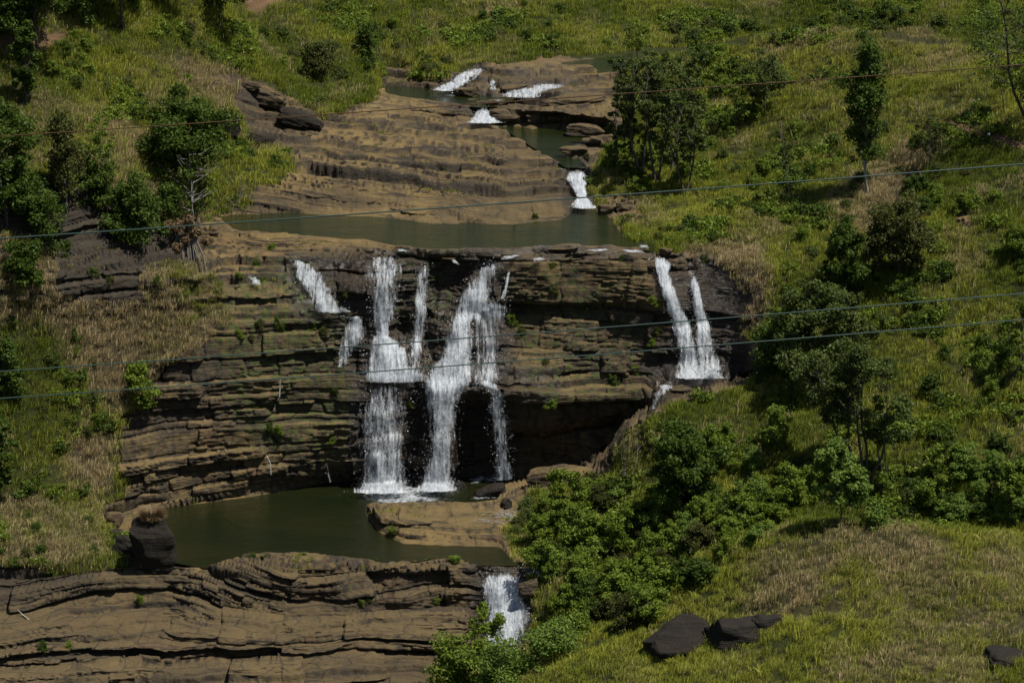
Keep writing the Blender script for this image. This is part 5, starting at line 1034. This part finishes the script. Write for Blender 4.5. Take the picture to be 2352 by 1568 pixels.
for q, (x, y, w_, h_, lb) in enumerate([(1074, 214, 62, 30, 'dark rounded boulder between the slanting cascade and the tiny fall'), (1086, 224, 26, 16, 'small brown boulder in front of the dark rounded one in the upper rapids'), (1106, 230, 26, 16, 'brown boulder at the left of the outlet of the third pool'), (1132, 234, 36, 18, 'dark boulder at the outlet of the third pool'),
     (1312, 224, 150, 26, 'long smooth sandstone boulder right of the broad white rapid'), (1180, 205, 60, 16, 'flat brown boulder above the broad white rapid'), (1165, 276, 76, 34, 'sandstone block right of the fan-shaped cascade'), (1232, 280, 50, 26, 'rounded block in the middle of the row beside the olive channel'), (1278, 280, 56, 24, 'brown block at the right of the row beside the olive channel'),
     (1345, 304, 90, 34, 'dark broken boulder on the right bank of the olive channel'), (1318, 356, 66, 22, 'flat boulder on the bank just above the short narrow cascade'), (1360, 330, 44, 14, 'flat pale rock at the edge of the olive channel'),
     (1392, 486, 52, 26, 'round brown boulder at the foot of the short narrow cascade'), (1430, 484, 34, 20, 'smaller brown boulder right of the round one by the middle pool'), (1560, 884, 54, 16, 'dark flat rock below the right-hand waterfall'), (1505, 612, 30, 22, 'brown rock at the left side of the right-hand waterfall lip'),
     (1556, 606, 46, 34, 'dark rounded rock between the two right-hand waterfall lips'), (1440, 568, 60, 14, 'pitted tan rock on the edge of the middle pool'), (1370, 566, 52, 12, 'low tan rock on the pool edge left of the pitted one'), (1530, 578, 32, 18, 'brown rock at the right corner of the middle pool'),
     (1290, 560, 90, 8, 'thin flat tan rock just above the water of the middle pool'), (1030, 574, 34, 6, 'small flat tan rock at the cliff-top edge of the pool')]):
    boulder('boulder', lb, x, y, w_, h_, .6, 30 + q, None, 3.5, .25, .15 if y < 600 else .4, .6, -.3, (0, random.uniform(-6, 6), 0), 0)
for q, (x, y, w_, h_) in enumerate([(1270, 1300, 44, 16), (1240, 1292, 40, 16), (1210, 1285, 34, 12)]):
    boulder('boulder', ['grey rock farthest right at the top of the foaming cascade', 'grey rock in the middle of three at the top of the foaming cascade', 'low grey rock nearest the lip of the foaming cascade'][q], x, y, w_, h_, .7, 70 + q, None, 3, .2, 0, .8, -.2)

# ------------------------------------------------------------------ driftwood, roots
def sticks(name, label, cat, px, py, n, L, spread, rad, mat, up=.35, seed=0, hollow=False):
    g_ = ground(px, py); rg = np.random.default_rng(seed); paths = []
    for i in range(n):
        c = np.array([*rg.normal(0, 1, 2) * spread * (1, .6), 0.]); an = rg.uniform(0, 6.28); l = L * rg.uniform(.4, 1)
        if hollow: c[2] = abs(rg.normal(0, .35)); d = np.array([math.cos(an), .5 * math.sin(an), rg.uniform(-.6, .9)])
        else: d = np.array([math.cos(an), .5 * math.sin(an), rg.uniform(0, up)])
        paths.append(([c - d * l / 2 + (0, 0, .1), c + rg.normal(0, .12, 3) + (0, 0, .25), c + d * l / 2 + (0, 0, .2)], [rad, rad * .9, rad * .5]))
    V, F = tubes(paths, 5); V[:, 2] = np.maximum(V[:, 2], -.1)
    o = link(name, mesh_np(name, V, F, mat), None, None, label, cat); o.location = tuple(g_); return o
sticks('driftwood_pile', 'tangled pile of bleached driftwood on the rock peninsula', 'driftwood', 1170, 1190, 42, 3.0, .9, .07, B_PALE, .8, 1, True)
sticks('driftwood_pile', 'low spread of bleached twigs left of the driftwood pile', 'driftwood', 1132, 1192, 24, 2.2, 1.6, .05, B_PALE, .15, 2)
sticks('driftwood_pile', 'scattered bleached sticks on the rock above the driftwood pile', 'driftwood', 1160, 1172, 14, 2.4, 1.8, .05, B_PALE, .1, 3)
sticks('fallen_branch', 'pale fallen branch on the shore left of the third pool', 'branch', 955, 193, 1, 6, .1, .12, B_PALE, .1, 4)
sticks('fallen_branch', 'bare bleached branch in the dry grass at the bottom left', 'branch', 52, 1418, 1, 5, .1, .12, B_PALE, .7, 6)
def hanging_tree():
    g_ = ground(430, 565); rg = np.random.default_rng(77); root = empty('dying_tree', tuple(g_ + np.array([0, -1.2, 1.0])), 0, 'dying tree on the cliff brink with rusty foliage and long grey hanging roots', 'tree')
    paths = []
    for i in range(30):
        x0 = rg.normal(0, 1.6); L = rg.uniform(6, 13); n = 8; z = np.linspace(1.5, -L, n); x = x0 * np.linspace(.5, 1.6, n) + np.cumsum(rg.normal(0, .22, n)); y = -np.linspace(0, 1, n) ** .8 * (2.2 + .15 * L) + np.cumsum(rg.normal(0, .1, n))
        paths.append((np.stack([x, y, z], -1), np.linspace(.17, .05, n) * rg.uniform(.6, 1.4)))
    V, F = tubes(paths, 5); link('roots', mesh_np('roots', V, F, B_MID, smooth=True), root)
    paths = [([(0, 0, -.5), (.3, 0, 2), (-.2, .3, 4.5)], [.35, .25, .12])] + [([(.2, 0, 1.5), tuple(rg.normal(0, 1.4, 3) + (0, 0, 3.2))], [.12, .04]) for _ in range(12)]
    V, F = tubes([(p_, r_) for p_, r_ in paths], 6); link('trunk', mesh_np('trunk', V, F, B_MID, smooth=True), root)
    V, F = leaves(rg.normal(0, 1, (16, 3)) * (2.0, 1.2, 1.6) + (0, -.4, 2.0), np.full(16, 1.0), 2600, .3, rg, elong=3); link('crown', mesh_np('crown', V, F, L_BROWN), root)
hanging_tree()

# ------------------------------------------------------------------ cables spanning the valley in front of the falls
M_CABLE = plain('green_cable', (.022, .045, .038), .5, .4); M_RUST = plain('rusty_cable', (.06, .032, .014), .7, .2)
def cable(label, yl, yr, Y0, Y1, rad, mat, sagpx=14):
    n = 60; t_ = np.linspace(0, 1, n); px = -2600 + 7600 * t_; py0 = yl + (yr - yl) * (px / 2352)
    Yc = Y0 + (Y1 - Y0) * t_; P_ = at(px, py0, Yc); a, b = P_[0], P_[-1]; P_ = a + (b - a) * t_[:, None]; P_[:, 2] += sagpx * .06 * 4 * (t_ - .47) ** 2 * (Y0 / 400) * 4
    V, F = tubes([(P_, np.full(n, rad))], 6); c = P_[0]; o = link('overhead_cable', mesh_np('overhead_cable', V - c, F, mat, smooth=True), None, None, label, 'cable', 'cables strung across the valley'); o.location = tuple(c)
cable('rusty brown overhead cable, highest of the four across the valley', 315, 152, 300, 300, .06, M_RUST, 6)
cable('thick green overhead cable crossing above the middle pool, second from the top', 550, 382, 260, 260, .07, M_CABLE, 10)
cable('green overhead cable crossing the middle of the falls, third from the top', 856, 681, 250, 250, .06, M_CABLE, 14)
cable('lowest green overhead cable, crossing just below the third one', 918, 741, 250, 250, .06, M_CABLE, 14)

# ------------------------------------------------------------------ people and bird
def skin_mesh(name, joints, edges, radii, mat):
    me = bpy.data.meshes.new(name); me.from_pydata(joints, edges, []); o = bpy.data.objects.new(name, me); COL.objects.link(o)
    md = o.modifiers.new('skin', 'SKIN'); me.skin_vertices  if len(me.skin_vertices) else None
    if not len(me.skin_vertices):
        import bmesh
        bm = bmesh.new(); bm.from_mesh(me); ly = bm.verts.layers.skin.verify(); bm.to_mesh(me); bm.free()
    for i, r in enumerate(radii): me.skin_vertices[0].data[i].radius = (r, r) if not isinstance(r, tuple) else r
    me.skin_vertices[0].data[0].use_root = True
    sb = o.modifiers.new('sub', 'SUBSURF'); sb.levels = 2; sb.render_levels = 2
    dg = bpy.context.evaluated_depsgraph_get(); m2 = bpy.data.meshes.new_from_object(o.evaluated_get(dg)); bpy.data.objects.remove(o); m2.materials.clear(); m2.materials.append(mat)
    for p_ in m2.polygons: p_.use_smooth = True
    return m2
def person(label, px, py, shirt, trousers, rz, sit=False, dz=0.0):
    g_ = ground(px, py); root = empty('person', (g_[0], g_[1], g_[2] + dz), rz, label, 'person'); skin = plain('skin', (.16, .085, .05), .6, .3); hair = plain('hair', (.012, .010, .009), .6, .3)
    J = [(0, 0, .92), (0, .01, 1.15), (0, .01, 1.36), (0, .0, 1.47), (0, -.02, 1.56), (0, -.03, 1.64), (.17, .01, 1.40), (.25, .02, 1.13), (.22, -.14, .93), (.21, -.20, .86), (-.17, .01, 1.40), (-.25, .03, 1.13), (-.21, -.12, .92), (-.20, -.18, .85),
         (.09, 0, .86), (.10, -.10, .48), (.10, -.02, .09), (.11, -.17, .03), (-.09, 0, .86), (-.10, .10, .48), (-.10, .26, .10), (-.11, .10, .03)]
    E = [(0, 1), (1, 2), (2, 3), (3, 4), (4, 5), (2, 6), (6, 7), (7, 8), (8, 9), (2, 10), (10, 11), (11, 12), (12, 13), (0, 14), (14, 15), (15, 16), (16, 17), (0, 18), (18, 19), (19, 20), (20, 21)]
    Rr = [.13, .13, .12, .055, .09, .085, .06, .045, .036, .035, .06, .045, .036, .035, .085, .06, .042, .035, .085, .06, .042, .035]
    if sit:
        for i, q in ((15, (.13, -.38, .84)), (16, (.13, -.40, .42)), (17, (.13, -.55, .38)), (19, (-.13, -.38, .84)), (20, (-.13, -.40, .42)), (21, (-.13, -.55, .38))): J[i] = q
        J = [(a, b, c - .55) for a, b, c in J]
    body = link('body', skin_mesh('body', J, E, Rr, skin), root)
    h0 = J[5]; V, F = tubes([([(0, h0[1] + .01, h0[2] - .03), (0, h0[1] + .02, h0[2] + .05), (0, h0[1] + .02, h0[2] + .10)], [.098, .095, .03])], 10); link('hair', mesh_np('hair', V, F, hair, smooth=True), root)
    link('shirt', skin_mesh('shirt', [J[0], J[1], J[2], J[6], J[7], J[10], J[11]], [(0, 1), (1, 2), (2, 3), (3, 4), (2, 5), (5, 6)], [.15, .155, .145, .08, .065, .08, .065], plain('shirt', shirt)), root)
    link('trousers', skin_mesh('trousers', [(J[0][0], J[0][1], J[0][2] + .03), J[14], J[15], J[16], J[18], J[19], J[20]], [(0, 1), (1, 2), (2, 3), (0, 4), (4, 5), (5, 6)], [.15, .11, .09, .07, .11, .09, .07], plain('trousers', trousers)), root)
    return root
person('person in a white shirt and dark trousers walking on the dirt path at the right', 2269, 325, (.62, .66, .75), (.012, .012, .016), R_(200))
person('person in an orange top sitting half hidden in the bushes above the dirt path', 2311, 296, (.55, .15, .05), (.03, .02, .02), R_(-20), True, .5)
def egret():
    g_ = ground(616, 545); Wt = plain('white_feathers', (.8, .8, .78)); root = empty('egret', tuple(g_), R_(30), 'small white egret standing on the flat tan rock left of the middle pool', 'bird')
    link('body', skin_mesh('body', [(0, 0, .38), (0, .16, .34), (0, .30, .30), (0, -.10, .46), (0, -.12, .60), (0, -.06, .70), (0, -.12, .78)], [(0, 1), (1, 2), (0, 3), (3, 4), (4, 5), (5, 6)], [.10, .08, .025, .05, .03, .025, .035], Wt), root)
    for sx in (-.04, .04):
        V, F = tubes([([(sx, .02, .34), (sx, .05, .17), (sx, 0, 0)], [.014, .010, .010])], 5); link('leg', mesh_np('leg', V, F, plain('bird_leg', (.03, .03, .02))), root)
    V, F = tubes([([(0, -.14, .78), (0, -.27, .76)], [.014, .003])], 5); link('beak', mesh_np('beak', V, F, plain('beak', (.35, .22, .03))), root)
egret()
# ---- leafy weeds growing in patches through the grass
def weed_collection(name, mat, seed):
    c = bpy.data.collections.new(name)
    for i in range(4):
        rg = np.random.default_rng(seed + i); V, F = leaves(rg.normal(0, 1, (7, 3)) * (.55, .55, .22) + (0, 0, .5), np.full(7, .5), 170, .26, rg)
        c.objects.link(bpy.data.objects.new(name, mesh_np(name, V, F, mat)))
    return c
weedm = inpic & open_ & (reg < 3) & (fbm(PX / 90, PY / 45, 0 * PX, 4, 611) + .35 * soft([(1480, 30), (2400, 20), (2400, 120), (1850, 70), (1600, 98)], 4) + .3 * soft([(2060, 1080), (2400, 1100), (2400, 1232), (2100, 1200), (1820, 1210), (1800, 1080)], 5) > .25) & (dry < .6)
scatter('leafy_weeds', 'dark leafy weeds growing in patches through the grass', weedm & (fbm(PX / 30, PY / 20, 0 * PX, 2, 613) > -.1), .55, weed_collection('weed_clump', L_MID, 640), .7, 1.5, 61)
scatter('leafy_weeds', 'deep green creepers in small patches among the grass', weedm & (fbm(PX / 30, PY / 20, 0 * PX, 2, 613) <= -.1), .6, weed_collection('creeper_clump', L_DARK, 650), .7, 1.5, 62)
for q, (x, b_, t_, w_) in enumerate([(-60, 60, -200, 200), (190, 30, -230, 180), (380, 10, -200, 150), (60, 250, 60, 60)]):
    plant('broadleaf_tree', ['dark tree beyond the left edge at the top left corner', 'shady tree above the frame between the two tall dark trunks', 'dark tree above the frame shading the bright ridge', 'small shaded tree below the tall trunk in the top left corner'][q], 'tree', x, b_, t_, w_, 'round', 'dark', 5000, .55)
def grass_clump(px, py, w_, label, mat=L_BROWN, n=260, dz=0.0, Yoff=0.0):
    g_ = ground(px, py); rg = np.random.default_rng(int(px)); mpp = g_[1] / FPX; R1 = w_ * mpp / 2; V = []; F = []
    for i in range(n):
        an = rg.uniform(0, 6.28); r = R1 * rg.uniform(0, .5) ** .7; b = np.array([math.cos(an) * r, math.sin(an) * r, 0]); e = b + np.array([math.cos(an) * R1 * .6, math.sin(an) * R1 * .6, R1 * rg.uniform(.2, 1.0)]); s_ = np.array([-math.sin(an), math.cos(an), 0]) * .05; k_ = len(V)
        m_ = (b + e) / 2 + (0, 0, R1 * .25); V += [b - s_, b + s_, m_ + s_, m_ - s_, e, e + s_ * .2]; F += [(k_, k_ + 1, k_ + 2, k_ + 3), (k_ + 3, k_ + 2, k_ + 5, k_ + 4)]
    o = link('grass_clump', mesh_np('grass_clump', V, F, mat), None, None, label, 'grass clump'); o.location = (g_[0], g_[1] + Yoff, g_[2] + dz)
gt = ground(352, 1308)
grass_clump(350, 1308, 70, 'mop of dry straw grass on top of the huge dark boulder', n=900, dz=8.2, Yoff=.6)
grass_clump(578, 1275, 26, 'round straw coloured grass clump on the rim of the foreground rock terrace'); grass_clump(606, 1274, 16, 'small grass clump right of the round straw one on the terrace rim', L_OLIVE)
grass_clump(832, 1284, 16, 'lone green grass clump in the middle of the terrace rim', L_OLIVE); grass_clump(980, 1282, 12, 'tiny grass clump on the low rock by the pool outlet', L_OLIVE)
grass_clump(1044, 1284, 30, 'bright green grass clump on the rock nearest the foaming cascade', L_LIGHT, 400); grass_clump(905, 1226, 30, 'olive grass clump at the water edge of the rock peninsula', L_OLIVE, 300)
# ---- spray hanging at the foot of the falls
def mist(label, px, py, wx, wy, wz, dens, dy):
    m, t = new_mat('mist'); N = NT(t); v = N.n('ShaderNodeVolumePrincipled'); v.inputs['Color'].default_value = (.95, .97, 1, 1); tc = N.n('ShaderNodeTexCoord'); ln = N.n('ShaderNodeVectorMath', operation='LENGTH'); N.l(N.scalevec(tc.outputs['Object'], (1 / wx, 1 / wy, 1 / wz)), ln.inputs[0])
    fo = N.math('POWER', N.math('SUBTRACT', 1.0, ln.outputs['Value'], clamp=True), 1.6); no = N.ramp(N.noise(tc.outputs['Object'], .55, 4, .7), [(.38, .15), (.62, 1.)])
    N.l(N.math('MULTIPLY', N.math('MULTIPLY', fo, no), dens * 1.5), v.inputs['Density'])
    o = N.n('ShaderNodeOutputMaterial'); N.l(v.outputs[0], o.inputs['Volume'])
    g_ = ground(px, py); n = 16; V = []; 
    for i in range(n // 2 + 1):
        for j in range(n):
            a, b = math.pi * i / (n // 2), 2 * math.pi * j / n; V.append((wx * math.sin(a) * math.cos(b), wy * math.sin(a) * math.sin(b), wz * math.cos(a)))
    F = [(i * n + j, (i + 1) * n + j, (i + 1) * n + (j + 1) % n, i * n + (j + 1) % n) for i in range(n // 2) for j in range(n)]
    ob = link('spray_mist', mesh_np('spray_mist', V, F, m), kind='stuff', label=label); ob.location = (g_[0], g_[1] - dy, g_[2] + wz * .6)
mist('spray hanging at the foot of the broad left waterfall', 884, 1122, 6.0, 2.6, 3.6, .16, 2.4)
mist('spray hanging at the foot of the central waterfall', 1004, 1120, 4.8, 2.4, 3.4, .16, 2.4)
mist('spray over the ledge beside the lacy veil', 1110, 866, 3.8, 1.8, 2.4, .13, 2.0)
mist('spray at the foot of the two right-hand waterfalls', 1600, 864, 5.0, 2.2, 2.8, .14, 1.8)

for q, (x, b_, t_, w_) in enumerate([(95, 545, 425, 110), (385, 500, 425, 84), (210, 470, 380, 90), (60, 640, 560, 70)]):
    plant('broadleaf_tree', ['dark bushy tree hanging over the shaded left cliff beside the left edge tree', 'dark low tree behind the dying tree with hanging roots', 'dark bush tree at the foot of the thin bare-stemmed tree', 'small dark tree rooted halfway down the shaded left cliff'][q], 'tree', x, b_, t_, w_, 'shrub', 'dark', 3000, .48)
